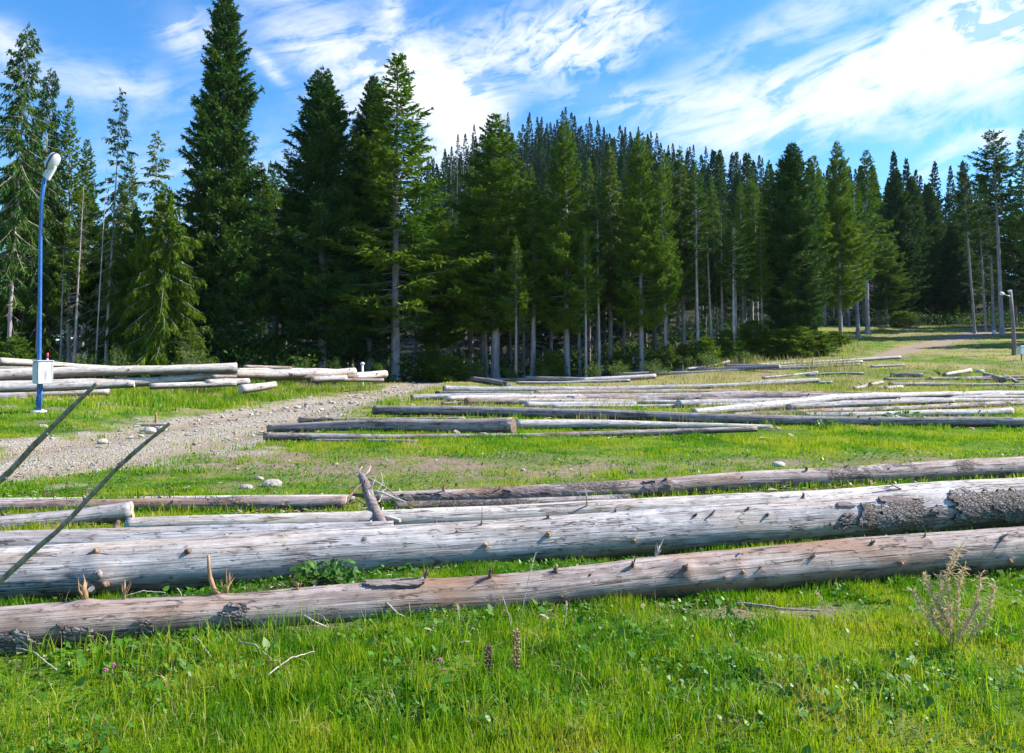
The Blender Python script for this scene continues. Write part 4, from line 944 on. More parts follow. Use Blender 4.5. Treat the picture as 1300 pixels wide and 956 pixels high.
# bark scraps, chips and broken bits strewn among the logs
def litter(n, size, y0, y1):
    A = AX[(AX[:, 1] > y0) & (AX[:, 1] < y1)]; c = A[rng.integers(0, len(A), n)]; X = c[:, 0] + rng.normal(0, .35, n) * (1 + c[:, 1] * .03); Y = c[:, 1] + rng.normal(0, .28, n) * (1 + c[:, 1] * .05)
    k = fbm(X * .9, Y * .9, 15.0, o=3) > -.05; X, Y = X[k], Y[k]; n = len(X); Z = ground(X, Y) + .012 + .02 * rng.random(n)
    S = size * np.clip(np.exp(rng.normal(0, .6, n)), .3, 3.2); a = rng.random(n) * PI; tl = rng.normal(0, .3, (n, 2)); C = np.stack([X, Y, Z], 1); V = []
    for (u, v, w) in ((-1, -.28, 0), (.1, -.36, .12), (1, -.1, 0), (.8, .25, .02), (0, .34, .14), (-.9, .2, 0)):
        jx = u * (.8 + .4 * rng.random(n)) * S; jy = v * (.6 + .9 * rng.random(n)) * S; dx = jx * np.cos(a) - jy * np.sin(a); dy = jx * np.sin(a) + jy * np.cos(a)
        V.append(C + np.stack([dx, dy, w * S + dx * tl[:, 0] * .5 + dy * tl[:, 1] * .5 + .01], 1))
    return np.stack(V, 1).reshape(-1, 3), np.arange(n * 6), np.full(n, 6), rng.random(n)
def chip_mat():
    t = NT('bark_chips'); n = t.noise(t.pos(), 60, 4); c = t.ramp(t.attr('tone'), [(0, (.09, .055, .035)), (.45, (.24, .16, .10)), (.75, (.42, .33, .25)), (1, (.60, .53, .46))]); t.pbr(t.mix(t.math('MULTIPLY', n, .5), c, (.10, .07, .05)), .9, t.bump(n, .8, .01)); return t.m
tag(obj('bark_litter', build_blades('bark_litter', [litter(7000, .010, 3, 8), litter(6000, .022, 8, 14), litter(9000, .05, 14, 60)], chip_mat())), 'brown bark scraps and chips strewn in the grass among the logs', 'bark litter', kind='stuff')

# ================================================================== STONES
ICO = []
_p = (1 + 5 ** .5) / 2
for a in (-1, 1):
    for b in (-_p, _p): ICO += [(0, a, b), (a, b, 0), (b, 0, a)]
ICO = np.array(ICO); ICO /= np.linalg.norm(ICO[0])
def hull(P):
    import bmesh
    bm = bmesh.new(); [bm.verts.new(p) for p in P]; bmesh.ops.convex_hull(bm, input=bm.verts); bm.verts.ensure_lookup_table()
    bm.verts.index_update(); f = [[v.index for v in q.verts] for q in bm.faces]; P = np.array([v.co[:] for v in bm.verts]); bm.free(); return P, np.array(f)
ICO, ICOF = hull(ICO)
def stone_mat():
    t = NT('stone'); n = t.noise(t.pos(), 25, 6)
    r = t.attr('tone')
    c = t.ramp(r, [(0, (.20, .165, .13)), (.5, (.40, .36, .31)), (1, (.66, .62, .57))]); c = t.mix(n, c, tuple([.30, .26, .22]))
    t.pbr(c, .9, t.bump(n, .6, .01)); return t.m
M['stone'] = stone_mat()
def stones(X, Y, S, tone):
    n = len(X); Z = ground(X, Y)
    sc = S[:, None, None] * (rng.random((n, 1, 3)) * .7 + .6) * np.array([1, 1, .55])
    V = ICO[None] * sc * (rng.random((n, 12, 1)) * .4 + .8)
    a = rng.random(n) * 2 * PI; c, s = np.cos(a)[:, None], np.sin(a)[:, None]
    V = np.stack([V[..., 0] * c - V[..., 1] * s, V[..., 0] * s + V[..., 1] * c, V[..., 2]], -1) + np.stack([X, Y, Z + S * .15], 1)[:, None]
    Fc = (np.arange(n)[:, None, None] * 12 + ICOF[None]).reshape(-1)
    return V.reshape(-1, 3), Fc, np.full(n * 20, 3), np.repeat(tone, 20)
X, Y = frustum(60000, 8.5, 60, .75); k = (X < 3)
X, Y = X[k], Y[k]; p, p2, d, s, f = masks(X, Y); k = rng.random(len(X)) < np.maximum(p * .8, d * .35) * np.clip(20 / Y, .3, 1); X, Y = X[k], Y[k]
S = np.clip(np.exp(rng.normal(-4.0, .6, len(X))), .008, .080) * np.clip(Y / 18, .8, 1.8)
g = stones(X, Y, S, np.clip(rng.normal(.42, .25, len(X)), 0, 1))
gs = tag(obj('gravel', mesh_np('gravel', *g[:3], M['stone'], fattr={'tone': g[3]})), 'pale loose gravel strewn over the track', 'gravel', kind='stuff')
for (px, py, s, lab) in [(313, 621, .07, 'white stone at the near edge of the dirt patch, left of a flat grey stone'), (346, 618, .11, 'flat grey stone on the dirt patch beyond the branchy treetop'), (612, 578, .05, 'small white stone alone in the grass beyond the near logs'), (988, 592, .09, 'upright pale stone touching the far side of the long pinkish log'),
                          (130, 562, .10, 'pale boulder on the track between the two leaning sticks'), (190, 548, .14, 'flat pale slab on the track just left of the right stick tip'), (205, 546, .12, 'rounded whitish rock touching the flat slab on the track'), (345, 490, .16, 'broad white rock at the right end of the log pile'), (55, 543, .10, 'greyish stone in grass behind the left stick'),
                          (520, 481, .22, 'low whitish boulder where the gravel track meets the trees'), (1118, 494, .16, 'dark brown root lump in dry grass'), (1244, 473, .26, 'pale round chunk of wood between two broken logs')]:
    h = hit(px, py); P = np.concatenate([ICO * (1 + .25 * (rng.random((12, 1)) - .5))]) * s * np.array([1.2, 1, .6])
    import bmesh
    me = bpy.data.meshes.new('rock'); bm = bmesh.new(); [bm.verts.new(q) for q in P]; bmesh.ops.convex_hull(bm, input=bm.verts)
    bmesh.ops.subdivide_edges(bm, edges=bm.edges[:], cuts=3, use_grid_fill=True, smooth=.35)
    for v in bm.verts: v.co *= 1 + .12 * float(fbm(v.co.x * 9 / s * .3, v.co.y * 9 / s * .3, v.co.z * 9 / s * .3, o=3))
    bm.to_mesh(me); bm.free()
    me.attributes.new('tone', 'FLOAT', 'FACE').data.foreach_set('value', [.05 if 'dark' in lab else .5 if 'grey' in lab else .95] * len(me.polygons))
    me.materials.append(M['stone'])
    o = obj('wood_chunk' if 'wood' in lab or 'root' in lab else 'rock', me, loc=(h[0], h[1], h[2] + s * .2)); tag(o, lab, 'root' if 'root' in lab else 'wood chunk' if 'wood' in lab else 'stone')
# ================================================================== CONIFERS
def nrm(v): return v / (np.linalg.norm(v, axis=-1, keepdims=True) + 1e-9)

def crown_quads(rg, H, R, hb, dz, nb, tw, qw, sub=3, style='fir', gap=.10, prof=.72, rag=.25, side_len=.34, full=1.45):
    """all the needle sprays of one crown as (n,4,3) quads and a tone for each"""
    hs = []; z = H * hb
    while z < H * .985:
        hs.append(z); q = 1 - (z - H * hb) / (H * (1 - hb)); z += dz * (.45 + .75 * q) * rg.uniform(.8, 1.2)
    hs = np.array(hs); B = len(hs) * nb
    h = np.repeat(hs, nb) + rg.normal(0, dz * .22, B)
    q = np.clip(1 - (h - H * hb) / (H * (1 - hb)), 0.004, 1)
    az = np.tile(np.arange(nb) / nb * 2 * PI, len(hs)) + np.repeat(rg.random(len(hs)) * 6.28, nb) + rg.normal(0, .22, B)
    lo = fbm(np.cos(az) * 1.3 + 10, np.sin(az) * 1.3, h * .22, o=3)
    L = R * np.minimum(1, full * q ** prof) * (1 - .40 * sst(.80, 1, q)) * (1 + rag * 1.6 * lo + rag * rg.normal(0, .55, B)) + .12
    L = np.clip(L, .12, R * 1.45)
    k = (rg.random(B) > gap) & (lo > -.62 + .2 * (style == 'droop')); h, q, az, L = h[k], q[k], az[k], L[k]; B = len(h)
    if style == 'fir': a = .75 - 1.0 * np.minimum(1, q * 1.4) + rg.normal(0, .10, B); b = .10 + .30 * q
    elif style == 'droop': a = .50 - 1.25 * np.minimum(1, q * 1.7) + rg.normal(0, .12, B); b = -.05 + .35 * q
    else: a = .9 - 1.1 * np.minimum(1, q * 1.5) + rg.normal(0, .12, B); b = .1 + .25 * q
    nt = np.maximum(4, (L / tw).astype(int) * 2)
    bi = np.repeat(np.arange(B), nt); n = len(bi)
    s = rg.random(n) ** .8 * .92 + .08
    if style == 'droop': s = rg.random(n) ** .9 * .85 + .15
    Lb, ab, bb, azb, hbq = L[bi], a[bi], b[bi], az[bi], h[bi]
    rad = Lb * s * (1 - .06 * s); zz = hbq + Lb * (ab * s + bb * s * s)
    wob = .05 * Lb * np.sin(s * 5 + bi)
    ca, sa = np.cos(azb), np.sin(azb)
    P = np.stack([rad * ca - wob * sa, rad * sa + wob * ca, zz], 1)
    tang = nrm(np.stack([ca, sa, ab + 2 * bb * s], 1)); side = np.stack([-sa, ca, np.zeros(n)], 1) * np.where(rg.random(n) < .5, -1, 1)[:, None]
    down = -.25 if style == 'fir' else -1.1 if style == 'droop' else -.3
    d = nrm(tang * (.65 + .3 * rg.random(n))[:, None] + side * (.25 + .8 * rg.random(n))[:, None] + np.stack([0 * s, 0 * s, down * (.3 + .9 * rg.random(n))], 1))
    l = np.minimum(1.25, side_len * Lb + .12) * (1 - .62 * s) * (.6 + .7 * rg.random(n)) + .10
    tb = rg.random(B)[bi]
    Q = []; Tn = []
    def addq(p, dd, ll, w, tone):
        rv = rg.normal(0, 1, (len(p), 3)); wv = nrm(np.cross(dd, rv)) * w[:, None]
        e = p + dd * ll[:, None]; m = p + dd * (ll * .42)[:, None]
        Q.append(np.stack([p, m + wv, e, m - wv], 1)); Tn.append(tone)
    base_tone = .18 + .42 * tb
    addq(P, d, l, qw * (.7 + .6 * rg.random(n)), np.clip(base_tone + .22 * rg.random(n), 0, 1))
    for j in range(sub):
        f = .25 + .65 * rg.random(n); p2 = P + d * (l * f)[:, None]
        dd = nrm(d * .7 + rg.normal(0, .55, (n, 3)) + np.array([0, 0, -.15 if style == 'fir' else -.55]))
        addq(p2, dd, l * (.38 + .3 * rg.random(n)), qw * .8 * (.6 + .7 * rg.random(n)), np.clip(base_tone + .35 * rg.random(n), 0, 1))
    # leader
    m = 14; p = np.stack([rg.normal(0, .03, m), rg.normal(0, .03, m), H * .955 + rg.random(m) * H * .04], 1)
    dd = nrm(np.stack([rg.normal(0, .35, m), rg.normal(0, .35, m), np.ones(m)], 1)); addq(p, dd, .3 + .3 * rg.random(m), np.full(m, qw * .7), np.full(m, .5))
    return np.concatenate(Q), np.concatenate(Tn), (h, az, L, a, b)

def trunk_geo(mb, rg, H, r, br=None, dead=0, hb=.3, k=9):
    zs = np.array([-.4, 0, .25, .7, 1.5, 3, 5.5, 8.5, 12, 16, 20, 24, 28, 34, 40]); zs = np.append(zs[zs < H * .93], H * .985)
    wx = rg.normal(0, .05, len(zs)).cumsum() * .5
    pts = [(wx[i] * min(1, zs[i] / 6) if zs[i] > 0 else 0, 0.3 * wx[-i] * min(1, max(zs[i], 0) / 6), zs[i]) for i in range(len(zs))]
    rad = [max(.012, r * (1 - max(z, 0) / H) ** .85 * (1 + .55 * math.exp(-max(z, -.2) * 3.2))) for z in zs]
    mb.tube(pts, rad, k, jag=.08, seed=int(rg.integers(1000)))
    def axis(z):
        return np.array([np.interp(z, zs, [p[0] for p in pts]), np.interp(z, zs, [p[1] for p in pts]), z])
    if br is not None:     # the limbs that carry the sprays
        h, az, L, a, b = br
        for i in range(len(h)):
            c0 = axis(h[i]); u = np.array([math.cos(az[i]), math.sin(az[i]), 0]); l = L[i]
            if l < .5: continue
            P = [c0 + u * l * s + np.array([0, 0, l * (a[i] * s + b[i] * s * s)]) for s in (0, .35, .7, .95)]
            rr = .012 + .011 * l
            mb.tube(P, [rr, rr * .7, rr * .4, rr * .12], 3, cap=False)
    for i in range(dead):  # bare dead branches below the crown
        z = rg.uniform(H * .08, H * (hb + .12)); az_ = rg.uniform(0, 6.28); l = rg.uniform(.5, 2.3)
        u = np.array([math.cos(az_), math.sin(az_), 0]); c0 = axis(z); dr = rg.uniform(-.45, .05)
        P = [c0 + u * l * s + np.array([rg.normal(0, .03), rg.normal(0, .03), l * (dr * s - .15 * s * s)]) for s in (0, .4, .75, 1)]
        mb.tube(P, [.022, .015, .010, .004], 3, cap=False)
        for _ in range(3):
            s = rg.uniform(.35, .9); p = c0 + u * l * s + np.array([0, 0, l * (dr * s - .15 * s * s)])
            v = nrm(u * .5 + rg.normal(0, .7, 3) + np.array([0, 0, -.4])); mb.tube([p, p + v * l * .22, p + v * l * .4 + np.array([0, 0, -.06])], [.010, .007, .003], 3, cap=False)

VAR = {}
def variant(key, seed, H, R, hb, dz=.42, nb=6, tw=.15, qw=.07, sub=3, style='fir', tr=.30, dead=14, limbs=True, needle='needle', trunk='trunk', k=9, **kw):
    rg = np.random.default_rng(seed)
    Q, T, br = crown_quads(rg, H, R, hb, dz, nb, tw, qw, sub, style, **kw)
    mb = MB(); trunk_geo(mb, rg, H, tr, br if limbs else None, dead, hb, k)
    VAR[key] = (mb.mesh('trunk', M[trunk]), quads_mesh('crown', Q, M[needle], T), H, R)

# detailed kinds for the forest edge
variant('giant', 1, 30, 4.6, .05, dz=.40, nb=7, tw=.12, qw=.062, sub=4, full=1.15, prof=.85, needle='needle_dark', tr=.42, dead=10, rag=.34, gap=.08)
variant('dense_a', 2, 28, 4.2, .08, dz=.44, nb=7, tw=.12, qw=.062, sub=4, full=1.42, prof=.80, gap=.10, needle='needle_dark', tr=.36, dead=12, rag=.30)
variant('dense_b', 3, 26, 4.4, .20, dz=.54, nb=6, tw=.12, qw=.060, sub=4, full=1.2, prof=.88, gap=.18, tr=.34, dead=16, rag=.30)
variant('open_a', 4, 27, 3.6, .17, dz=.60, full=1.2, prof=.85, nb=6, tw=.16, qw=.070, tr=.25, dead=34, rag=.36, gap=.2)
variant('open_b', 5, 26, 3.2, .22, dz=.62, full=1.15, prof=.9, nb=6, tw=.17, qw=.070, tr=.28, dead=26, rag=.34, gap=.16)
variant('edge_a', 6, 24, 3.0, .34, dz=.56, full=1.15, prof=.9, gap=.2, nb=6, tw=.15, qw=.075, tr=.26, dead=26, rag=.28)
variant('edge_b', 7, 24, 2.7, .44, dz=.56, full=1.15, prof=.9, gap=.2, nb=6, tw=.15, qw=.072, tr=.25, dead=30, rag=.30, style='mix')
variant('light', 8, 22, 2.6, .30, dz=.50, full=1.1, prof=.95, nb=6, tw=.14, qw=.075, tr=.20, dead=18, style='droop', needle='needle_light', rag=.22)
variant('sparse_a', 9, 27, 3.0, .28, dz=.62, nb=6, tw=.20, qw=.065, tr=.20, dead=22, style='droop', needle='needle_dark', trunk='trunk_pale', rag=.30, gap=.2, side_len=.42)
variant('sparse_b', 10, 24, 1.6, .30, dz=.60, nb=5, tw=.18, qw=.06, tr=.15, dead=26, style='droop', needle='needle_light', trunk='trunk_pale', rag=.45, gap=.28)
variant('bright', 11, 14, 3.0, .04, full=1.9, prof=.8, gap=.2, dz=.36, nb=6, tw=.13, qw=.080, tr=.18, dead=8, style='droop', needle='needle_bright', rag=.5)
variant('high_a', 12, 28, 2.4, .55, dz=.55, nb=5, tw=.16, qw=.070, tr=.26, dead=30, style='fir', needle='needle_dark', rag=.4, gap=.2)
variant('young', 13, 5, 1.5, .02, dz=.26, nb=7, tw=.13, qw=.060, sub=2, tr=.06, dead=0, needle='needle', rag=.25)
variant('young_b', 14, 4, 1.5, .02, dz=.26, nb=7, tw=.13, qw=.060, sub=2, tr=.05, dead=0, needle='needle_light', rag=.3)
# simpler kinds for inside the wood and for the hill
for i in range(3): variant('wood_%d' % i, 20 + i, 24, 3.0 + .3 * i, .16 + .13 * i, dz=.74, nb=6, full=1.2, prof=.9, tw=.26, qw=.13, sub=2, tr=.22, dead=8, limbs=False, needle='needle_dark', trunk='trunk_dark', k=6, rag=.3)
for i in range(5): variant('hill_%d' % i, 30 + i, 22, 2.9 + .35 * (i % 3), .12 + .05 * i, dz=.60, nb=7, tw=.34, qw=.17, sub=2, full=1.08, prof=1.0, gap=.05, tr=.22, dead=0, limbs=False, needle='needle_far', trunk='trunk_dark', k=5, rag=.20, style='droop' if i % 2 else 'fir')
# dead spruce: trunk and bare branches only
def dead_variant(key, seed, H, r, nd, mat):
    rg = np.random.default_rng(seed); mb = MB(); trunk_geo(mb, rg, H, r, None, 0, .3, 8)
    mb2 = MB(); 
    for i in range(nd):
        z = rg.uniform(H * .15, H * .96); az_ = rg.uniform(0, 6.28); l = rg.uniform(.4, 1.9) * (1.1 - z / H)+.15
        u = np.array([math.cos(az_), math.sin(az_), 0]); dr = rg.uniform(-.5, .1)
        P = [np.array([0, 0, z]) + u * l * s + np.array([0, 0, l * (dr * s - .2 * s * s)]) for s in (0, .5, 1)]
        mb2.tube(P, [.02, .012, .004], 3, cap=False)
        for _ in range(4):
            s = rg.uniform(.3, .95); p = np.array([0, 0, z]) + u * l * s + np.array([0, 0, l * (dr * s - .2 * s * s)])
            v = nrm(u * .4 + rg.normal(0, .7, 3) + np.array([0, 0, -.4])); mb2.tube([p, p + v * l * .3], [.010, .003], 3, cap=False)
    VAR[key] = (mb.mesh('trunk', M[mat]), mb2.mesh('dead_branches', M['deadwood']), H, 1.5)
dead_variant('dead_a', 51, 20, .13, 110, 'trunk_pale'); dead_variant('dead_b', 52, 22, .15, 26, 'trunk_pale')

TREES = 0
PLACED = []
def tree(key, x, y, H, R=None, label=None, group=None, lean=(0, 0), rz=None, name='conifer_tree', cat='tree', z=None, slim=None):
    global TREES
    tm, cm, H0, R0 = VAR[key]
    z = gz(x, y) if z is None else z
    sx = (R / R0) if R else H / H0
    o = empty(name, (x, y, z - .05), label, cat, group)
    o.rotation_euler = (lean[1], lean[0], rnd.uniform(0, 6.28) if rz is None else rz)
    # lean is applied in the world frame, before the spin about the trunk
    o.rotation_euler = (Matrix.Rotation(lean[0], 4, 'Y') @ Matrix.Rotation(lean[1], 4, 'X') @ Matrix.Rotation(rnd.uniform(0, 6.28) if rz is None else rz, 4, 'Z')).to_euler()
    t = obj('trunk', tm, o); c = obj('crown' if cm.name.startswith('crown') else 'dead_branches', cm, o)
    st = H / H0
    t.scale = (slim or max(.55, min(1.35, st ** .5 * sx ** .5)), slim or max(.55, min(1.35, st ** .5 * sx ** .5)), st); c.scale = (sx, sx, st)
    # limbs are modelled with the trunk, so keep both at one width when they carry sprays
    if slim is None: t.scale = (sx, sx, st)
    TREES += 1; PLACED.append((x, y)); return o

def tree_px(key, px, Y, top, hw, label=None, dx=0, group=None, **kw):
    """base px, depth, photo y of the tip, half width in px, sideways lean of the tip in px"""
    d = ray(px, 470); x = d[0] / d[1] * Y; z = gz(x, Y)
    dt = ray(px, top); H = CAMH + dt[2] / dt[1] * Y - z
    lean = math.atan2(dx * Y / F, H)
    return tree(key, x, Y, H, hw * Y / F, label, group, (lean, 0), **kw)

fe_x = [-80, -30, -12, -6, -2, 0, 4, 12, 18, 23, 30, 38, 46, 56, 75, 110]; fe_y = [36, 40, 46, 52, 57, 56, 54, 54, 56, 64, 88, 103, 104, 100, 95, 90]
ET = [
 ('sparse_a', 9, 47, 28, 42, 'leftmost tall thin spruce, drooping see-through branches against blue sky', 22),
 ('sparse_a', 46, 54, 84, 34, 'spruce rising directly behind the blue lamp post, bushy in its upper half', 14),
 ('open_b', 88, 55, 122, 30, 'bushy blue green spruce in open sky just right of the lamp head', -3),
 ('edge_a', 112, 58, 236, 34, 'shaded spruce behind the dead brown spruce at the left', 0),
 ('light', 152, 56, 226, 30, 'light green spruce right behind the bare white leaning trunk', 2),
 ('edge_a', 240, 56, 262, 34, 'dull green spruce in the gap just left of the giant one', 0),
 ('open_b', 62, 60, 150, 30, 'thin shaded spruce seen past the lamp head', 3),
 ('bright', 135, 57, 285, 26, 'low olive spruce filling in behind the bare white leaning trunk', 0),
 ('edge_a', 330, 58, 205, 40, 'dark spruce leaning into the right flank of the giant one', -2),
 ('dense_a', 455, 64, 175, 44, 'dark spruce filling behind the slim dark one', 0),
 ('edge_a', 104, 60, 176, 30, 'shaded slender spruce between the bushy blue green one and the scraggly one', 3),
 ('open_b', 160, 62, 196, 30, 'dark slender spruce rising between the scraggly one and the ragged small one', 2),
 ('bright', 30, 60, 190, 40, 'dark bushy spruce filling the gap left of the lamp pole', 0),
 ('dead_b', 120, 46, 163, 10, 'bare white leaning dead trunk with hardly a branch, tip in open sky', 15),
 ('sparse_b', 133, 50, 111, 23, 'narrow scraggly spruce right beside the bare white leaning trunk', 17),
 ('dead_a', 92, 45, 232, 22, 'dead spruce with a fuzz of bare brown branches, between lamp post and white leaning trunk', 11),
 ('dead_a', 76, 50, 300, 18, 'short dead spruce with brown twigs just right of the lamp pole', 3),
 ('sparse_b', 190, 58, 166, 27, 'ragged small spruce standing free left of the giant dark spruce', 7),
 ('bright', 208, 47, 235, 34, 'bright green bushy spruce with boughs to the ground behind the log pile', 0),
 ('bright', 172, 50, 262, 28, 'lower bright green spruce, just right of the bare white leaning trunk', 0),
 ('giant', 279, 52, -22, 66, 'giant dark spruce reaching the top of the picture, widest of the left group', 4),
 ('dense_a', 409, 55, 86, 66, 'broad dark spruce with a rounded top, first right of the giant one', -1),
 ('dense_a', 468, 58, 94, 46, 'slim dark spruce whose grey trunk stands at the right end of the log pile', 5),
 ('open_a', 502, 55, 66, 84, 'tall spruce with long pale trunk standing where the gravel track enters the trees', 3),
 ('dense_b', 556, 64, 262, 44, 'shorter green spruce right of the tall pale trunked one', 0),
 ('dense_b', 629, 58, 143, 78, 'very broad green spruce, sunlit yellowish on its right, mid forest edge', -1),
 ('edge_a', 598, 66, 210, 34, 'dark spruce peeping out left of the very broad green one', 0),
 ('edge_a', 676, 57, 232, 42, 'yellow green spruce overlapping the right flank of the very broad one', 2),
 ('dense_b', 720, 57, 152, 50, 'dark spruce with flat tiered boughs and stout pale foot, mid forest edge', -2),
 ('light', 775, 60, 186, 40, 'soft light green spruce with fine hanging foliage', 0),
 ('light', 748, 66, 200, 30, 'second soft light green spruce, half behind the tiered dark one', 0),
 ('dense_b', 815, 57, 166, 44, 'dense mid green spruce beside the small white canister at the forest edge', -2),
 ('light', 869, 60, 186, 36, 'light green spruce with a long straight clean trunk', -5),
 ('edge_b', 846, 66, 196, 30, 'dark narrow spruce just left of the long straight clean trunk', -2),
 ('light', 912, 64, 222, 24, 'narrow pale green spruce with drooping tip above a slanting bare trunk', -8),
 ('edge_b', 886, 70, 205, 28, 'narrow dark spruce with paired thin trunks right of the clean trunk', -2),
 ('edge_a', 955, 66, 226, 34, 'shaded spruce between two slanting bare trunks', 0),
 ('edge_b', 989, 62, 214, 34, 'spruce with a strongly left slanting bare trunk', -11),
 ('dense_a', 1009, 61, 180, 42, 'tall tiered spruce with a thick straight pale trunk, left of the hill meadow', -2),
 ('edge_a', 1036, 70, 196, 28, 'dark spruce just right of the thick straight pale trunk', 0),
 ('dense_b', 1068, 72, 178, 36, 'sharp topped spruce standing on the near corner of the hill meadow', -3),
 ('edge_a', 1102, 88, 190, 32, 'double tipped dark spruce behind the near corner of the hill meadow', 0),
 ('edge_b', 1090, 80, 230, 28, 'shorter spruce with bare foot at the left edge of the hill meadow', -3),
 ('dense_a', 1140, 108, 214, 28, 'dark spruce at the back of the hill meadow, left of the shadowy hollow', 0),
 ('dense_b', 1126, 104, 300, 30, 'low dark green spruce with boughs down to the hill meadow', 0),
 ('dense_a', 1160, 112, 222, 24, 'pointed dark spruce over the shadowy hollow', 0),
 ('dense_a', 1182, 116, 232, 24, 'dark spruce right above the head of the hill track', 0),
 ('high_a', 1238, 86, 205, 17, 'thin spruce beside the track with a small palm like tuft on a long bare trunk', -12),
 ('high_a', 1252, 90, 238, 15, 'thin dark spruce close behind the tufted one by the track', -8),
 ('high_a', 1273, 84, 163, 28, 'tall open branched spruce with whorled top near the right edge', -9),
 ('high_a', 1262, 96, 260, 20, 'short topped thin spruce between the tufted and the whorled one', -6),
 ('edge_b', 1312, 80, 165, 26, 'tall dark spruce cut by the right edge of the picture', -9),
 ('dense_b', 1290, 100, 262, 34, 'broad green spruce behind the wooden lamp pole at the right', 0),
 ('dense_a', 1215, 112, 280, 30, 'shaded green spruce left of the thin tufted one', 0),
 ('edge_b', 655, 54, 300, 22, 'small spruce with a thin grey trunk in front of the broad one', 0),
 ('edge_a', 700, 62, 260, 26, 'dim spruce between the yellow green and the tiered one', 0),
 ('edge_b', 744, 55, 290, 20, 'thin trunked spruce left of the soft light green pair', -2),
 ('edge_b', 792, 63, 250, 24, 'thin spruce with a short crown left of the dense mid green one', 0),
 ('edge_a', 350, 64, 240, 40, 'dark spruce in the gap between the giant and the broad rounded one', 0),
 ('edge_a', 440, 66, 230, 32, 'dark spruce in the gap left of the slim dark one', 0),
]
for e in ET:
    key, px, Y, top, hw, lab = e[:6]; dead = key.startswith('dead')
    o = tree_px(key, px, Y, top, hw, lab, dx=e[6], name='dead_tree' if dead else 'spruce_tree', cat='dead tree' if dead else 'spruce')

# slim trees with bare pale stems threaded along the edge
r5 = random.Random(21); m_ = 0
while m_ < 34:
    px = r5.uniform(575, 1120); x58 = (px - CX) / F; Yb = 56.0
    for q in np.arange(52, 106, 1.0):
        if q > np.interp(x58 * q, fe_x, fe_y): Yb = q; break
    Yb += r5.uniform(.5, 9)
    if any((x58 * Yb - a) ** 2 + (Yb - b) ** 2 < 3.0 for a, b in PLACED): continue
    if abs(x58 * Yb + 4.5) < 2: continue
    ceil = np.interp(px, [560, 600, 700, 800, 900, 1000, 1100], [225, 200, 195, 200, 215, 210, 215])
    tree_px(r5.choice(['edge_b', 'edge_b', 'edge_a', 'light', 'high_a', 'dead_b'] if px > 700 else ['edge_b', 'high_a', 'edge_a']), px, Yb, ceil + r5.uniform(0, 70), r5.uniform(15, 27), 'slim spruce with a bare pale stem, one of many threaded along the forest edge', dx=r5.uniform(-7, 2), group='slim pale stemmed spruces along the forest edge', name='spruce_tree', cat='spruce'); m_ += 1

# just outside the right edge: they shade the head of the hill meadow
for (x, y, H, lab) in [(62, 84, 25, 'tall'), (69, 76, 26, 'broad'), (72, 88, 24, 'slim'), (66, 95, 25, 'dark'), (60, 72, 22, 'green'), (76, 80, 26, 'old')]:
    tree('dense_a' if lab in ('tall', 'dark') else 'edge_a', x, y, H, 3.4, 'spruce just beyond the right edge that shades the hill meadow', 'spruces beyond the right edge', name='spruce_tree', cat='spruce')

# the trees inside the wood: nothing tells them apart
GI = 'spruces standing in the dark inside the wood'
r2 = random.Random(3)
n = 0; tries = 0
while n < 112 and tries < 20000:
    tries += 1
    Y = r2.uniform(56, 135); px = r2.uniform(-60, 1380); x = (px - CX) / F * Y
    if Y < np.interp(x, fe_x, fe_y) + 5: continue
    if abs(x + 4.5) < 2.2 and Y < 72: continue
    if any((x - a) ** 2 + (Y - b) ** 2 < 12.5 for a, b in PLACED): continue
    if px < 260 and Y > 90: continue
    # keep the skyline of the edge trees free: tips below a ceiling that follows the photo
    ceil = np.interp(px, [-100, 40, 120, 230, 300, 520, 560, 600, 700, 800, 900, 1000, 1100, 1160, 1240, 1400], [250, 230, 330, 330, 160, 165, 240, 205, 215, 215, 230, 225, 225, 245, 275, 290])
    top = ceil + r2.uniform(8, 75); z = gz(x, Y); d = ray(px, top); H = CAMH + d[2] / d[1] * Y - z
    if H < 8: continue
    H = min(H, 27)
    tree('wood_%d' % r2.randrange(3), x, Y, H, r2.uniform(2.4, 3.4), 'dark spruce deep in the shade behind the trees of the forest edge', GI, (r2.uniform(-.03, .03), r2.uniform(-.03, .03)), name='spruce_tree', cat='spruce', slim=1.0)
    n += 1

# the wooded hill: the nearest and largest as trees of their own, the rest as one wood
GH = 'spruces crowding the hill behind the forest edge'
pts = []
ystep = 140.0
r3 = random.Random(8)
while ystep < 430:
    sp = 6.8 + ystep * .005
    x = -.30 * ystep - 10
    while x < .72 * ystep + 25:
        xx, yy = x + r3.uniform(-.45, .45) * sp, ystep + r3.uniform(-.45, .45) * sp
        pts.append((xx, yy)); x += sp
    ystep += sp * .95
# which ones can be seen over the ones in front
sky = np.full(1700, 900.0)
vis = []
front = [(px + 0, Y, top, hw) for (k_, px, Y, top, hw, *_r) in ET]
for (px, Y, top, hw) in [(f[0], f[1], f[2], f[3]) for f in front]:
    for q in range(int(px - hw * .8), int(px + hw * .8) + 1):
        if 0 <= q + 200 < 1700: sky[q + 200] = min(sky[q + 200], top + abs(q - px) * 2.6 + 25)
pts.sort(key=lambda p: p[1])
for (x, y) in pts:
    H = min(29, r3.gauss(23, 5.5)) * (1 if r3.random() > .12 else .7); z = gz(x, y)
    px = CX + F * x / y; ptop = HZ - F * (z + H - CAMH) / y; hw = 2.0 / y * F
    a, b = int(px - hw) + 200, int(px + hw) + 200
    if a < 0 or b >= 1700: continue
    seen = sky[a:b + 1].max() - ptop
    sky[a + 1:b] = np.minimum(sky[a + 1:b], ptop + 16)
    vis.append((seen, x, y, H))
visible = [v for v in vis if v[0] > 6]
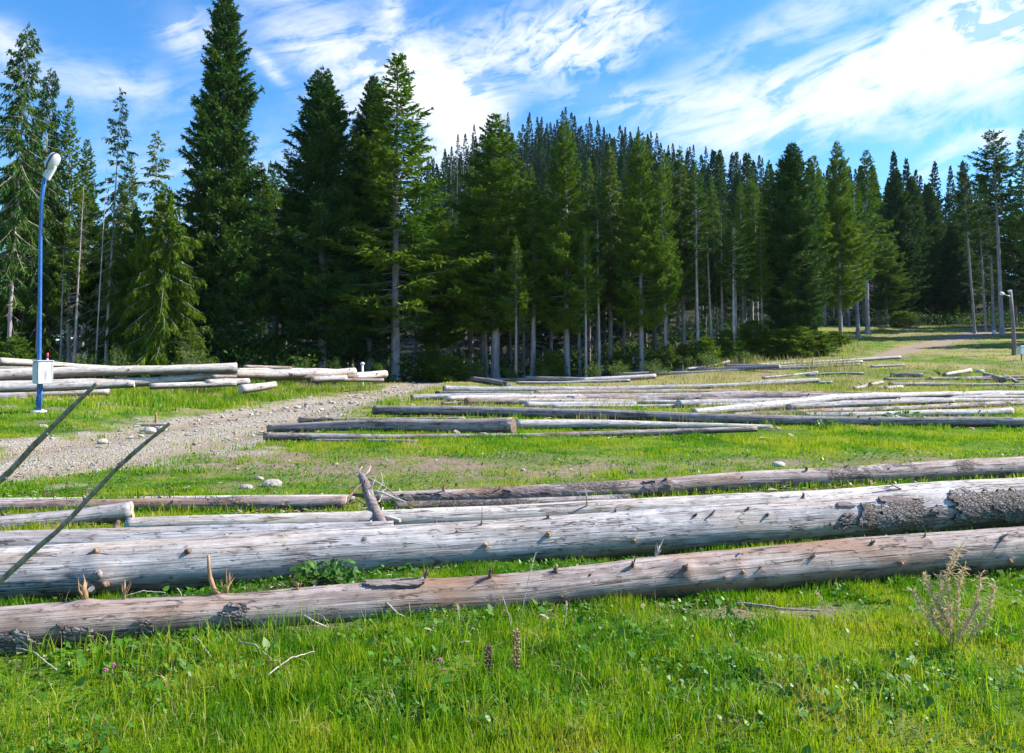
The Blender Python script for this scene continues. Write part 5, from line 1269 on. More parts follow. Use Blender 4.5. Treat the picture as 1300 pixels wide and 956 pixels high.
visible.sort(key=lambda v: -min(v[0], 40) * 60 / v[2] * 1.0)
N_OWN = 100
own = visible[:N_OWN]; rest = visible[N_OWN:]
for (s_, x, y, H) in own:
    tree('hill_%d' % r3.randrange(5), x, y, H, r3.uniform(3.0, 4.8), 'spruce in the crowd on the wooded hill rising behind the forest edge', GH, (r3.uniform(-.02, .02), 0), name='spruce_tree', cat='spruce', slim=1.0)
print('TREES own', TREES, 'hill visible', len(visible), 'rest', len(rest))
# rest merged
Vs = []; Ts = []; TV = MB()
src = []
for i in range(4):
    rg = np.random.default_rng(70 + i); Q, T, _ = crown_quads(rg, 21, 3.7 + .5 * (i % 2), .15 + .1 * (i % 3), .95, 5, .55, .34, 1, 'droop' if i % 2 else 'fir', rag=.18, full=1.08, prof=1.0, gap=.05); src.append((Q, T))
for (s_, x, y, H) in rest:
    Q, T = src[r3.randrange(4)]; a = r3.uniform(0, 6.28); c, s = math.cos(a), math.sin(a); sc = r3.uniform(.85, 1.25); z = gz(x, y)
    q = Q.copy(); qx = (q[..., 0] * c - q[..., 1] * s) * sc + x; qy = (q[..., 0] * s + q[..., 1] * c) * sc + y
    Vs.append(np.stack([qx, qy, q[..., 2] * H / 21 + z], -1)); Ts.append(np.clip(T + r3.uniform(-.25, .25), 0, 1))
    TV.tube([(x, y, z - .5), (x, y, z + H * .6), (x, y, z + H * .97)], [.15, .08, .02], 4, cap=False)
if Vs:
    o = obj('distant_woods', quads_mesh('distant_woods', np.concatenate(Vs), M['needle_far'], np.concatenate(Ts))); tag(o, 'far spruces covering the upper slope and crest of the hill', 'woods', kind='stuff')
    tt = obj('distant_trunks', TV.mesh('distant_trunks', M['trunk_dark'])); tt['kind'] = 'stuff'; tt.parent = o
# low dark growth on the forest floor
rgu = np.random.default_rng(77); nU = 170000
Y = np.sqrt(40 ** 2 + rgu.random(nU) * (125 ** 2 - 40 ** 2)); X = (rgu.random(nU) * 2 - 1) * .72 * Y
fe = np.interp(X, fe_x, fe_y); cl = fbm(X * .35, Y * .35, 6.0, o=3)
k = (Y > fe + 1 + 3 * cl) & (Y < fe + 34) & (rgu.random(nU) < np.clip(.55 + 1.6 * cl, .08, 1)); X, Y, cl = X[k], Y[k], cl[k]; nU = len(X)
P = np.stack([X, Y, ground(X, Y) + rgu.random(nU) ** 1.6 * (1.0 + 2.2 * np.clip(cl + .2, 0, 1))], 1)
dd = nrm(rgu.normal(0, 1, (nU, 3)) + np.array([0, 0, .4])); l = .14 + .26 * rgu.random(nU); wv = nrm(np.cross(dd, rgu.normal(0, 1, (nU, 3)))) * (l * .26)[:, None]; l = l[:, None]
uq = obj('undergrowth', quads_mesh('undergrowth', np.stack([P, P + dd * l * .5 + wv, P + dd * l, P + dd * l * .5 - wv], 1), M['needle'], rgu.random(nU) * .38)); tag(uq, 'dark low growth covering the forest floor', 'undergrowth', kind='stuff')
# bare dead poles showing on the left shoulder of the hill
for k_, (px, Y, top) in enumerate([(580, 230, 166), (588, 232, 172), (601, 236, 163), (594, 226, 178), (572, 228, 186)]):
    tree_px('dead_a', px, Y, top, 5, 'bare dead spruce pole on the left shoulder of the hill', group='dead poles on the shoulder of the hill', name='dead_tree', cat='dead tree')

# ================================================================== UNDERGROWTH
YS = [(570, 54, 452, 26, 'young', 'small wide spruce between the gravel track and the broad spruce'), (548, 56, 440, 16, 'young', 'dark young spruce beside the pale trunk at the gravel track'), (415, 58, 430, 24, 'young', 'dark young spruce under the broad rounded one'),
      (896, 56, 428, 18, 'young', 'young spruce standing free in front of the wood, left of the white post'), (922, 58, 420, 20, 'young', 'young spruce leaning over the dark log by the white post'), (958, 60, 408, 26, 'young', 'tallest of the dark young spruces right of the white post'),
      (985, 59, 418, 24, 'young', 'young spruce at the foot of the left slanting trunk'), (1010, 59, 414, 26, 'young', 'young spruce at the foot of the thick pale trunk'), (1036, 60, 420, 24, 'young', 'rightmost dark young spruce, next to the hill meadow'),
      (868, 57, 438, 15, 'young_b', 'small light young spruce left of the freestanding one'), (846, 56, 440, 16, 'young_b', 'small light young spruce right of the white canister'), (700, 56, 446, 18, 'young', 'young spruce in the shade left of the tiered dark one'),
      (1060, 68, 420, 18, 'young', 'young spruce by the bushes at the near corner of the hill meadow'), (785, 57, 448, 14, 'young', 'low young spruce left of the white canister'), (345, 54, 425, 26, 'young', 'young spruce behind the pile, right of the giant trunk'),
      (240, 47, 420, 22, 'young_b', 'light young spruce behind the rounded pile log'), (20, 44, 428, 24, 'young', 'dark young spruce at the left edge behind the pile'), (1145, 100, 395, 18, 'young', 'young spruce at the top of the hill meadow')]
for (px, Y, top, hw, key, lab) in YS:
    tree_px(key, px, Y, top, hw, lab, name='young_spruce', cat='young spruce')

def shrub(px, Y, top, hw, label, mat='leaf_shrub', n=900, ls=.07, name='leafy_shrub', cat='shrub', base=None, tone=(.1, .9)):
    rg = np.random.default_rng(int(px * 7 + Y)); d = ray(px, 470); x = d[0] / d[1] * Y; z = gz(x, Y); dt = ray(px, top); H = CAMH + dt[2] / dt[1] * Y - z; H = max(H, .25); R = hw * Y / F
    o = empty(name, (x, Y, z), label, cat); mb = MB(); P = []
    ns = max(5, int(R * 14))
    for i in range(ns):
        a = rg.uniform(0, 6.28); rr = R * rg.uniform(.2, 1); hh = H * rg.uniform(.55, 1.05) * (1 - .35 * (rr / R) ** 2)
        tip = np.array([math.cos(a) * rr, math.sin(a) * rr, hh]); b0 = np.array([math.cos(a) * R * .12, math.sin(a) * R * .12, -.05])
        mid_ = b0 * .4 + tip * .6 + np.array([0, 0, .12 * hh]); mb.tube([b0, mid_, tip], [.012 + .004 * H, .008, .003], 4, cap=False)
        m = int(n / ns); s = rg.random(m) ** .6; c = np.where(s[:, None] < .5, b0 + (mid_ - b0) * s[:, None] * 2, mid_ + (tip - mid_) * (s[:, None] - .5) * 2)
        P.append(c + rg.normal(0, .10 + .05 * R, (m, 3)) * np.array([1, 1, .8]))
    P = np.concatenate(P); m = len(P); dd = nrm(rg.normal(0, 1, (m, 3)) + np.array([0, 0, .25])); w = nrm(np.cross(dd, rg.normal(0, 1, (m, 3)))) * (ls * .42); l = ls * (.7 + .6 * rg.random(m))[:, None]
    Q = np.stack([P, P + dd * l * .5 + w, P + dd * l, P + dd * l * .5 - w], 1)
    T = np.clip(tone[0] + (tone[1] - tone[0]) * rg.random(m), 0, 1)
    obj('stems', mb.mesh('stems', M['twig_brown']), o); obj('foliage', quads_mesh('foliage', Q, M[mat], T), o); return o
for a in [(240, 43, 428, 24, 'broadleaved bush with pale glinting leaves behind the rounded pile log'), (150, 44, 436, 20, 'low leafy bush behind the pile beneath the small green spruce'), (110, 44, 442, 16, 'low leafy bush behind the pile beneath the dead brown spruce'), (30, 42, 446, 22, 'leafy bush behind the left end of the pile'),
          (425, 50, 452, 16, 'leafy plant clump at the back of the right half of the pile'), (388, 48, 455, 12, 'small leafy clump behind the flat grey pile log'), (648, 54, 466, 12, 'low green bush at the foot of the broad spruce'), (605, 54, 462, 16, 'low green bush behind the short dark log by the track'),
          (785, 52, 459, 16, 'bright green leafy clump left of the white canister'), (832, 52, 456, 18, 'low bush right of the dense spruce foot'), (755, 53, 462, 14, 'leafy clump behind the heap at the forest edge'), (900, 54, 446, 20, 'brownish bush with dry leaves left of the white post'), (945, 56, 446, 18, 'low bush just right of the white post'),
          (1046, 62, 436, 16, 'greyish leafy bush at the near end of the hill meadow'), (1075, 70, 436, 12, 'yellow green bush at the near corner of the hill meadow'), (870, 55, 448, 14, 'small rusty bush amid young spruces'), (690, 54, 466, 10, 'tiny bush at the stout pale trunk foot'), (480, 50, 462, 10, 'leafy clump beside the last pile log'), (265, 44, 448, 14, 'small bush at the foot of the giant spruce'),
          (1120, 92, 398, 22, 'pale grassy shrub along the top of the hill meadow'), (1160, 98, 396, 26, 'bluish green shrub band before the shadowy hollow')]:
    shrub(*a, n=1100)
# ================================================================== SMALL PLANTS NEAR THE CAMERA
def plant_base(px, py): return hit(px, py)
def dry_weed():
    b = plant_base(1213, 832); rg = np.random.default_rng(4); o = empty('dry_weed', b, 'tall dead willowherb gone to beige fluff, standing before the nearest log', 'dry plant')
    mb = MB(); Q = []; T = []
    k = b[1] / F * .84
    stems = [[(0, 0), (-6, 60), (-4, 110), (4, 160)], [(0, 20), (-30, 80), (-52, 118)], [(0, 20), (-18, 70), (-24, 115)], [(2, 20), (26, 70), (38, 118)], [(0, 10), (-45, 60), (-70, 95)], [(0, 10), (45, 55), (62, 100)], [(0, 30), (12, 90), (16, 130)], [(0, 10), (-12, 45), (-30, 80)], [(0, 10), (22, 40), (30, 78)], [(0, 10), (-35, 45), (-40, 72)]]
    for si, st in enumerate(stems):
        P = [np.array([x * k, rg.uniform(-.05, .05), y * k]) for x, y in st]; P[0][2] -= .02
        mb.tube(P, [.0022, .0017, .0012, .0008][:len(P)], 5)
        for m in range(320 if si == 0 else 190):
            s = rg.uniform(.22, 1) * (len(P) - 1); i = min(int(s), len(P) - 2); p = P[i] + (P[i + 1] - P[i]) * (s - i)
            d = nrm(rg.normal(0, 1, 3) + np.array([0, 0, .5])); l = rg.uniform(.012, .045); w = nrm(np.cross(d, rg.normal(0, 1, 3))) * .0020
            cv = p + d * l * .6 + np.array([0, 0, .006]); e = p + d * l + rg.normal(0, .008, 3)
            Q.append(np.array([p - w, p + w, cv + w, cv - w])); Q.append(np.array([cv - w, cv + w, e + w * .3, e - w * .3])); T += [rg.random()] * 2
    obj('stems', mb.mesh('stems', M['straw_stem']), o); obj('fluff', quads_mesh('fluff', Q, M['dryseed'], T), o)
dry_weed()
def spike(px, py, hpx, label, dark):
    b = hit(px, py); k = b[1] / F; o = empty('seed_spike', b, label, 'dry plant'); mb = MB(); H = hpx * k
    mb.tube([(0, 0, -.03), (.004, 0, H * .5), (.0, .004, H)], [.004, .003, .002], 6); obj('stem', mb.mesh('stem', M['stub_dark']), o)
    m2 = MB(); rg = random.Random(px)
    for i in range(46):
        z = H * (.25 + .75 * i / 46); a = i * 2.4; c = np.array([math.cos(a) * .009, math.sin(a) * .009, z]); u = np.array([math.cos(a), math.sin(a), .8]); m2.tube([c - u * .004, c + u * .006, c + u * .012], [.0025, .0055, .001], 5)
    obj('seed_heads', m2.mesh('seed_heads', M['stub_dark' if dark else 'stub_orange']), o)
spike(655, 868, 62, 'brown spiky seed head in the grass, taller one before the nearest log', False); spike(620, 872, 46, 'dark brown spiky seed head just left of the taller spiky one', True)
def stalk(pxl, label, r=.0028):
    b = hit(*pxl[0]); o = empty('grass_stalk', b, label, 'grass stalk'); mb = MB(); P = [pt(x, y, b[1]) - b for x, y in pxl]; P[0][2] -= .02
    mb.tube(P, [r * (1 - .6 * i / len(P)) for i in range(len(P))], 5); obj('stem', mb.mesh('stem', M['twig_pale']), o)
    Q = []; rg = np.random.default_rng(int(pxl[0][0]))
    for m in range(26):
        s = rg.uniform(.72, 1) * (len(P) - 1); i = min(int(s), len(P) - 2); p = P[i] + (P[i + 1] - P[i]) * (s - i); d = nrm(P[-1] - P[-2] + rg.normal(0, .1, 3) * .4); w = nrm(np.cross(d, rg.normal(0, 1, 3))) * .002; e = p + d * .02 + rg.normal(0, .006, 3)
        Q.append(np.array([p - w, p + w, e + w * .4, e - w * .4]))
    obj('seed_head', quads_mesh('seed_head', Q, M['dryseed'], np.full(len(Q), .6)), o)
stalk([(653, 808), (644, 775), (634, 745)], 'bent pale grass stalk with a kink, leaning left before the nearest log')
stalk([(657, 805), (664, 770), (671, 735), (679, 705)], 'longest pale grass stalk, leaning right across the nearest log')
stalk([(585, 808), (583, 785), (581, 768)], 'short upright pale grass stalk left of the kinked stalk'); stalk([(716, 806), (718, 785), (720, 766)], 'short dry stalk right of the longest stalk'); stalk([(1064, 800), (1052, 775), (1036, 750)], 'pale stalk leaning left under the black scar of the nearest log')
def broadleaf(px, py, label, n=60, s=.05, spread=.17, H=.12, cat='leafy plant'):
    b = hit(px, py); o = empty('leafy_plant', b, label, cat); rg = np.random.default_rng(int(px)); mb = MB(); Q = []; T = []
    for i in range(n):
        a = rg.uniform(0, 6.28); r = spread * rg.random() ** .6; tip = np.array([math.cos(a) * r * 1.3, math.sin(a) * r * .6, H * rg.uniform(.3, 1.2)]); mb.tube([np.array([0, 0, -.01]), tip * .5 + np.array([0, 0, .02]), tip], [.002, .0018, .001], 4, cap=False)
        up = nrm(rg.normal(0, .4, 3) + np.array([0, -.5, 1.0])); u = nrm(np.cross(up, rg.normal(0, 1, 3))); v = np.cross(up, u); l = s * rg.uniform(.5, 1.1)
        for q in range(3):
            g = q * 1.1 - 1.1; dq = u * math.cos(g) + v * math.sin(g); wv = np.cross(up, dq) * l * .42
            Q.append(np.array([tip, tip + dq * l * .55 + wv + up * .004, tip + dq * l * 1.05, tip + dq * l * .55 - wv + up * .004])); T.append(rg.random())
    obj('stems', mb.mesh('stems', M['grass'] if False else M['twig_brown']), o); obj('leaves', quads_mesh('leaves', Q, M['leaf_plant'], T), o)
broadleaf(412, 742, 'lush dark green leafy plant wedged between the two nearest logs', 70)
broadleaf(1146, 540, 'leafy weed beside the very long dark log at the right', 60, .09, .35, .28)
broadleaf(1050, 545, 'small leafy weed near the middle of the very long dark log', 30, .08, .25, .18)
broadleaf(1268, 606, 'small leafy weed on the far side of the long pinkish log', 24, .06, .2, .12)
MF = simple('clover_pink', (.62, .16, .40), .6)
def flower(px, py, label, s=.011):
    b = hit(px, py + 16); o = empty('clover_flower', b, label, 'flower'); mb = MB(); z = 22 * b[1] / F; mb.tube([(0, 0, -.01), (.003, 0, z)], [.0015, .001], 5); obj('stem', mb.mesh('stem', M['twig_brown']), o)
    m2 = MB(); rg = random.Random(px)
    for i in range(40):
        t_ = rg.random() * 6.28; f = rg.uniform(-.6, 1); rr = math.sqrt(1 - f * f); u = np.array([rr * math.cos(t_), rr * math.sin(t_), f]); c = np.array([0.003, 0, z]); m2.tube([c + u * s * .2, c + u * s * .8, c + u * s * 1.1], [.001, .0022, .0008], 4)
    obj('petals', m2.mesh('petals', MF), o)
flower(143, 856, 'pink clover head, upper of the pair at the lower left'); flower(133, 862, 'pink clover head, lower of the pair at the lower left'); flower(558, 846, 'single pink clover head in the grass below the middle of the nearest log')

# sticks ------------------------------------------------------------
def stick(pts3, r0, r1, label, mat='twig_brown', name='leaning_stick', knots=0, k=9):
    P = [np.asarray(p, float) for p in pts3]; s = np.linspace(0, 1, 40); t_ = np.linspace(0, 1, len(P)); C = np.stack([np.interp(s, t_, [p[i] for p in P]) for i in range(3)], 1)
    for _ in range(6): C[1:-1] = (C[:-2] + 2 * C[1:-1] + C[2:]) / 4
    C[:, 0] += .005 * fbm(s * 9, 1.0, 2.0); C[:, 2] += .005 * fbm(s * 9, 5.0, 2.0)
    mb = MB(); o0 = C[0].copy(); mb.tube(C - o0, [(r0 + (r1 - r0) * v) * (1 + .12 * float(vnoise(v * 30, 1.0, 1.0))) for v in s], k, jag=.05)
    o = obj(name, mb.mesh(name, M[mat]), loc=o0); tag(o, label, 'stick')
    for q in range(knots):
        i = 4 + int(q * 34 / max(1, knots)); m = MB(); n_ = nrm(np.random.default_rng(q).normal(0, 1, 3)); p = C[i] - o0; m.tube([p, p + n_ * .022], [.008, .004], 6, jag=.2); obj('twig_stub', m.mesh('twig_stub', M[mat]), o)
    return o
ba = hit(-330, 900); stick([ba - [0, 0, .1], pt(-150, 752, 3.05), pt(0, 610, 3.0), pt(60, 548, 2.95), pt(124, 487, 2.9)], .017, .0075, 'dark bare stick leaning in from the left edge, upper of two', knots=4)
bb = hit(-215, 950); stick([bb - [0, 0, .1], pt(-120, 850, 3.0), pt(0, 738, 2.9), pt(90, 657, 2.85), pt(150, 592, 2.8), pt(217, 537, 2.75)], .0125, .0065, 'knobbly bare stick leaning in from the left edge, lower and longer of two', knots=6)
g1 = hit(935, 772); stick([g1 + [0, 0, .02], hit(965, 778) + [0, 0, .035], hit(1000, 782) + [0, 0, .03], hit(1042, 783) + [0, 0, .03]], .010, .006, 'grey fallen stick on the grass below the middle of the nearest log', 'stub_grey', 'fallen_stick', k=7)
for (a, b, l) in [((20, 838), (72, 868), 'pale straw twig in the bottom left grass'), ((240, 822), (268, 850), 'thin pale twig in the grass under the curved branch'), ((305, 830), (345, 850), 'thin pale twig right of the one under the curved branch'), ((155, 768), (210, 764), 'splinter of wood lying between the two nearest logs'), ((225, 752), (234, 770), 'upright white splinter between the two nearest logs'), ((340, 873), (400, 842), 'forked pale straw twig at the bottom, left of centre')]:
    p, q = hit(*a), hit(*b); z = .05 if 'upright' not in l else .0
    if 'upright' in l: q = hit(234, 772); p = q + np.array([-.05, 0, .13])
    stick([p + [0, 0, z], (p + q) / 2 + [0, 0, z + .03], q + [0, 0, z]], .0035, .0025, l, 'twig_pale', 'fallen_twig', k=5)
for (a, b, l) in [((820, 524), (790, 523), 'dry stick in grass'),]: pass

# the branchy treetop lying over the rear logs -----------------------
def treetop():
    Yb = float(L4.C[int(np.argmin(abs(L4.px - 482)))][1]) - .12
    P = [pt(496, 676, Yb - .12), pt(482, 662, Yb), pt(472, 640, Yb + .25), pt(466, 620, Yb + .5), pt(459, 604, Yb + .7)]
    o0 = P[0].copy(); mb = MB(); ss = np.linspace(0, 4, 22); CC = np.stack([np.interp(ss, range(5), [p[i] - o0[i] for p in P]) for i in range(3)], 1)
    for _ in range(2): CC[1:-1] = (CC[:-2] + 2 * CC[1:-1] + CC[2:]) / 4
    mb.tube(CC, np.interp(ss, range(5), [.015, .060, .052, .050, .036]), 16, jag=.10)
    o = obj('broken_treetop', mb.mesh('broken_treetop', M['peel'])); o.location = o0; tag(o, 'grey broken treetop with bristling dead branches, lying across the rear logs', 'branch')
    br = [([(478, 655), (500, 660), (508, 661)], .02), ([(470, 634), (458, 629), (446, 628), (442, 636)], .016), ([(465, 612), (454, 618), (444, 630), (440, 640)], .013), ([(464, 606), (478, 612), (494, 622), (512, 638)], .008), ([(468, 622), (486, 626), (500, 632), (514, 637)], .009),
          ([(462, 604), (468, 598), (470, 592)], .010), ([(458, 604), (456, 597), (460, 592)], .008), ([(474, 640), (482, 636), (488, 620), (487, 612)], .006), ([(480, 652), (470, 664), (458, 668), (450, 668)], .013), ([(484, 662), (494, 674), (502, 683)], .009), ([(476, 646), (484, 652), (486, 644)], .010), ([(461, 606), (453, 604), (448, 598)], .007), ([(470, 630), (480, 622), (486, 612), (484, 600)], .004), ([(474, 640), (462, 640), (452, 634)], .006)]
    for i, (l, r) in enumerate(br):
        m = MB(); Q = [pt(x, y, Yb + (665 - y) * .011 + (.05 * j * (1 if i % 2 else -1))) - o0 for j, (x, y) in enumerate(l)]; m.tube(Q, [r * 1.5 * (1 - .65 * j / len(Q)) for j in range(len(Q))], 6, jag=.15, seed=i); obj('branch', m.mesh('branch', M['stub_dark' if i in (1, 2) else 'stub_grey' if i % 2 else 'twig_pale']), o)
    rg = random.Random(5)
    for i in range(12):
        c = CC[rg.randint(6, 21)]; v = np.array([rg.uniform(-1, 1), rg.uniform(-.6, .3), rg.uniform(-.2, 1)]); v /= np.linalg.norm(v); l = rg.uniform(.06, .20)
        m = MB(); m.tube([c, c + v * l * .5 + np.array([0, 0, .01]), c + v * l + np.array([0, 0, rg.uniform(-.03, .04)])], [.012, .008, .002], 5, jag=.2, seed=i); obj('twig', m.mesh('twig', M['stub_dark' if i % 3 else 'twig_pale']), o)
treetop()
# tipped root bits
def debris(px, py, label, n=7, s=.25, mat='stub_dark', name='broken_branch'):
    h = hit(px, py); mb = MB(); rg = random.Random(px)
    for i in range(n):
        a = rg.uniform(0, 6.28); u = np.array([math.cos(a), math.sin(a) * .6, rg.uniform(0, .8)]) * s; c = np.array([rg.uniform(-.3, .3) * s, 0, .02]); mb.tube([c, c + u * .5 + np.array([0, 0, rg.uniform(0, .2) * s]), c + u], [.10 * s, .07 * s, .02 * s], 5, jag=.2, seed=i)
    tag(obj(name, mb.mesh(name, M[mat]), loc=h), label, 'broken branch')
debris(512, 640, 'tangle of pale broken twigs where the long pinkish log begins', 9, .14, 'twig_pale'); debris(1098, 492, 'dark twisted branch knot at the foot of the grey tapering log', 8, .45); debris(1195, 477, 'dark broken twigs at the lower end of the bright propped log', 7, .5); debris(1268, 485, 'dark splintered wood beneath the rightmost split log', 8, .5)
debris(1026, 486, 'dark broken knot lying on the stubby log end', 6, .3); debris(60, 764, 'orange splinters in the gap left of the bent branch', 6, .08, 'stub_orange'); debris(345, 737, 'dry twigs between the two nearest logs left of the leafy plant', 6, .1, 'stub_grey')

# small stake and slab ------------------------------------------------
h = hit(198, 541); mb = MB(); mb.box((0, 0, .14), (.05, .05, .34), bev=.006); mb.tube([(0, 0, .30), (.004, 0, .36)], [.026, .012], 6, jag=.3); tag(obj('wooden_stake', mb.mesh('wooden_stake', M['stub_orange'], smooth=False), loc=h), 'short brown wooden stake standing on the edge of the gravel track', 'stake')
h0, h1 = hit(170, 541), hit(216, 540); mb = MB(); c = (h0 + h1) / 2; mb.box((0, 0, .03), (float(h1[0] - h0[0]), .35, .07), rot=Matrix.Rotation(.12, 3, 'Z'), bev=.02); tag(obj('flat_board', mb.mesh('flat_board', M['stub_grey'], smooth=False), loc=c), 'grey weathered board lying flat at the foot of the brown stake', 'board')

# ================================================================== LAMP POST
BLUE = NT('blue_paint'); n_ = BLUE.noise(BLUE.objc(), 12, 5); BLUE.pbr(BLUE.mix(BLUE.ramp(n_, [(.45, 0.), (.75, .5)]), (.015, .12, .42), (.10, .22, .42)), .42); BLUE = BLUE.m
WHITE = simple('weathered_white_paint', (.74, .76, .80), .55, bumpscale=30, var=.1); GREYP = simple('grey_casting', (.50, .53, .58), .45, bumpscale=0, var=.08)
def boxmat():
    t = NT('peeling_box_paint'); n = t.noise(t.scale(t.objc(), (14, 14, 1.6)), 1.0, 6, .65)
    t.pbr(t.ramp(n, [(.35, (.36, .34, .34)), (.5, (.62, .61, .62)), (.6, (.80, .80, .82))]), .7, t.bump(n, .5, .01)); return t.m
GL = NT('lamp_glass'); GL.pbr((.80, .82, .85), .18, Transmission_Weight=.35, IOR=1.45); GL = GL.m
DK = simple('dark_gasket', (.03, .035, .05), .6)
def lamp_post():
    b = hit(49, 523); Y = b[1]; k = Y / F
    o = empty('street_lamp', b, 'bright blue lamp post with a weathered white switch box, beside the log pile', 'street lamp')
    def P(x, y, dy=0): return pt(x, y, Y + dy) - b
    mb = MB(); mb.tube([P(49.3, 525) + [0, 0, -.3], P(49.5, 500), P(50.5, 400), P(51.5, 300), P(53, 250), P(55, 232), P(57.5, 222), P(60.5, 214)], [.056, .054, .049, .044, .041, .039, .037, .036], 16); obj('pole', mb.mesh('pole', BLUE), o)
    mb = MB(); mb.tube([P(47, 525, -.1), P(47, 505, -.1), P(52.5, 490, -.12), P(53, 487, -.12)], [.028] * 4, 8); mb.tube([P(53, 486, .05), P(52.5, 500, -.1), P(50.8, 524, -.1)], [.030] * 3, 8); obj('cable_pipe', mb.mesh('cable_pipe', BLUE), o)
    mb = MB(); mb.tube([P(53.2, 300, -.07), P(54.5, 255, -.06), P(58.8, 226, -.06)], [.012, .012, .012], 6); obj('cable', mb.mesh('cable', BLUE), o)
    mb = MB(); mb.lathe((0, 0, -.02), [(.20, 0), (.19, .05), (.12, .07), (.10, .08)], 20); obj('base_collar', mb.mesh('base_collar', WHITE), o)
    c = P(54.5, 473, -.05); rz = Matrix.Rotation(R_(-42), 3, 'Z'); mb = MB(); mb.box(c, (.42, .37, .60), rot=rz, bev=.012); bx = obj('switch_box', mb.mesh('switch_box', boxmat(), smooth=False), o)
    mb = MB(); mb.box(c + np.array(rz @ Vector((0, 0, .315))), (.46, .41, .03), rot=rz, bev=.008); obj('box_lid', mb.mesh('box_lid', GREYP, smooth=False), bx)
    mb = MB(); mb.box(c + np.array(rz @ Vector((.0, -.192, 0))), (.37, .014, .53), rot=rz, bev=.005); obj('box_door', mb.mesh('box_door', bx.data.materials[0], smooth=False), bx)
    # head: neck piece, reflector housing and bulbous glass, tilted up along the arm
    ax = nrm(P(72, 197) - P(58, 222)); sd = np.array([0, 1.0, 0]); up = nrm(np.cross(ax, sd)); 
    if up[2] < 0: up = -up
    side = np.cross(ax, up)
    Rm = np.stack([side, up, ax], 1)     # local z runs along the arm
    mb = MB(); mb.box(P(61.8, 216), (.14, .12, .46), rot=Rm, bev=.035); hd = obj('lamp_head', mb.mesh('lamp_head', GREYP, smooth=False), o)
    def shell(c, axis_c, prof, flat, mat, name, par, up_sign):
        N = 22; V = []; 
        for r, z in prof:
            for j in range(N):
                a = PI * j / (N - 1) ; V.append(c + ax * z + side * r * math.cos(a) + up * up_sign * r * flat * math.sin(a))
        m = MB(); Fs = [(i * N + j, i * N + j + 1, (i + 1) * N + j + 1, (i + 1) * N + j) for i in range(len(prof) - 1) for j in range(N - 1)]
        Fs += [(i * N, (i + 1) * N, (i + 1) * N + N - 1, i * N + N - 1) for i in range(len(prof) - 1)]
        m.add(V, Fs); return obj(name, m.mesh(name, mat), par)
    c = P(67.0, 205); prof = [(.02, -.27), (.10, -.24), (.15, -.15), (.172, -.02), (.168, .10), (.135, .19), (.07, .24), (.01, .26)]
    shell(c + up * .012, None, prof, .85, GREYP, 'reflector_housing', hd, 1)
    shell(c - up * .012, None, [(r * .96, z * .96) for r, z in prof], .85, GL, 'glass_bowl', hd, -1)
    m = MB(); V = []; Fs = []
    for r, z in prof: V += [c + ax * z * 1.02 + side * (r + .012) + up * .016, c + ax * z * 1.02 - side * (r + .012) + up * .016, c + ax * z * 1.02 - side * (r + .012) - up * .008, c + ax * z * 1.02 + side * (r + .012) - up * .008]
    for i in range(len(prof) - 1):
        for j in range(4): Fs.append((i * 4 + j, i * 4 + (j + 1) % 4, (i + 1) * 4 + (j + 1) % 4, (i + 1) * 4 + j))
    m.add(V, Fs); obj('gasket', m.mesh('gasket', DK, smooth=False), hd)
    m = MB(); m.tube([P(56.5, 205, .0), P(58.5, 207), P(62, 204)], [.05, .055, .05], 10); obj('photocell', m.mesh('photocell', GREYP), hd)
    m = MB(); m.box(P(64.5, 219.5), (.10, .12, .42), rot=Rm, bev=.02); obj('neck_cover', m.mesh('neck_cover', WHITE, smooth=False), hd)
lamp_post()

def wooden_lamp():
    b = hit(1287.5, 451, 30); Y = b[1]; k = Y / F; o = empty('street_lamp', b, 'rough wooden lamp pole with small white lamp arm, right edge of the meadow', 'street lamp')
    def P(x, y, dy=0): return pt(x, y, Y + dy) - b
    mb = MB(); mb.tube([P(1287.5, 452) - [0, 0, .4], P(1287, 430), P(1285, 400), P(1282.5, 369)], [.16, .15, .13, .12], 12, jag=.03); obj('pole', mb.mesh('pole', M['trunk_dark']), o)
    mb = MB(); mb.tube([P(1282, 376, -.15), P(1276, 374, -.3), P(1271, 372.5, -.4)], [.035] * 3, 8); a = obj('arm', mb.mesh('arm', WHITE), o)
    ax = nrm(P(1270, 372.2) - P(1276, 374)); mb = MB(); mb.tube([P(1275, 373.6, -.3), P(1273, 373, -.35), P(1270.5, 372.3, -.4), P(1269.5, 372, -.42)], [.05, .12, .13, .05], 12); obj('lamp_head', mb.mesh('lamp_head', WHITE), a)
    mb = MB(); mb.box(P(1282, 369.5, -.2), (.24, .24, .16), bev=.03); obj('pole_cap', mb.mesh('pole_cap', WHITE, smooth=False), o)
wooden_lamp()
def bx_thing(px, py, w, h, d, name, label, cat, mat=None, rz=.3, Y0=30, post=0):
    b = hit(px, py, Y0); k = b[1] / F; o = empty(name, b, label, cat); mb = MB(); mb.box((0, 0, h * k / 2 + post * k), (w * k, d * k, h * k), rot=Matrix.Rotation(rz, 3, 'Z'), bev=.03); obj('body', mb.mesh('body', mat or WHITE, smooth=False), o)
    mb = MB(); mb.box((0, 0, h * k + post * k + .02), (w * k * 1.08, d * k * 1.08, .05), rot=Matrix.Rotation(rz, 3, 'Z'), bev=.01); obj('lid', mb.mesh('lid', GREYP, smooth=False), o)
    if post:
        mb = MB(); mb.tube([(0, 0, -.2), (0, 0, post * k + .02)], [.05, .05], 8); obj('post', mb.mesh('post', M['trunk']), o)
bx_thing(1297, 458, 9, 10, 6, 'utility_box', 'small white utility box on a post at the right edge, beside the wooden lamp pole', 'utility box', post=8)
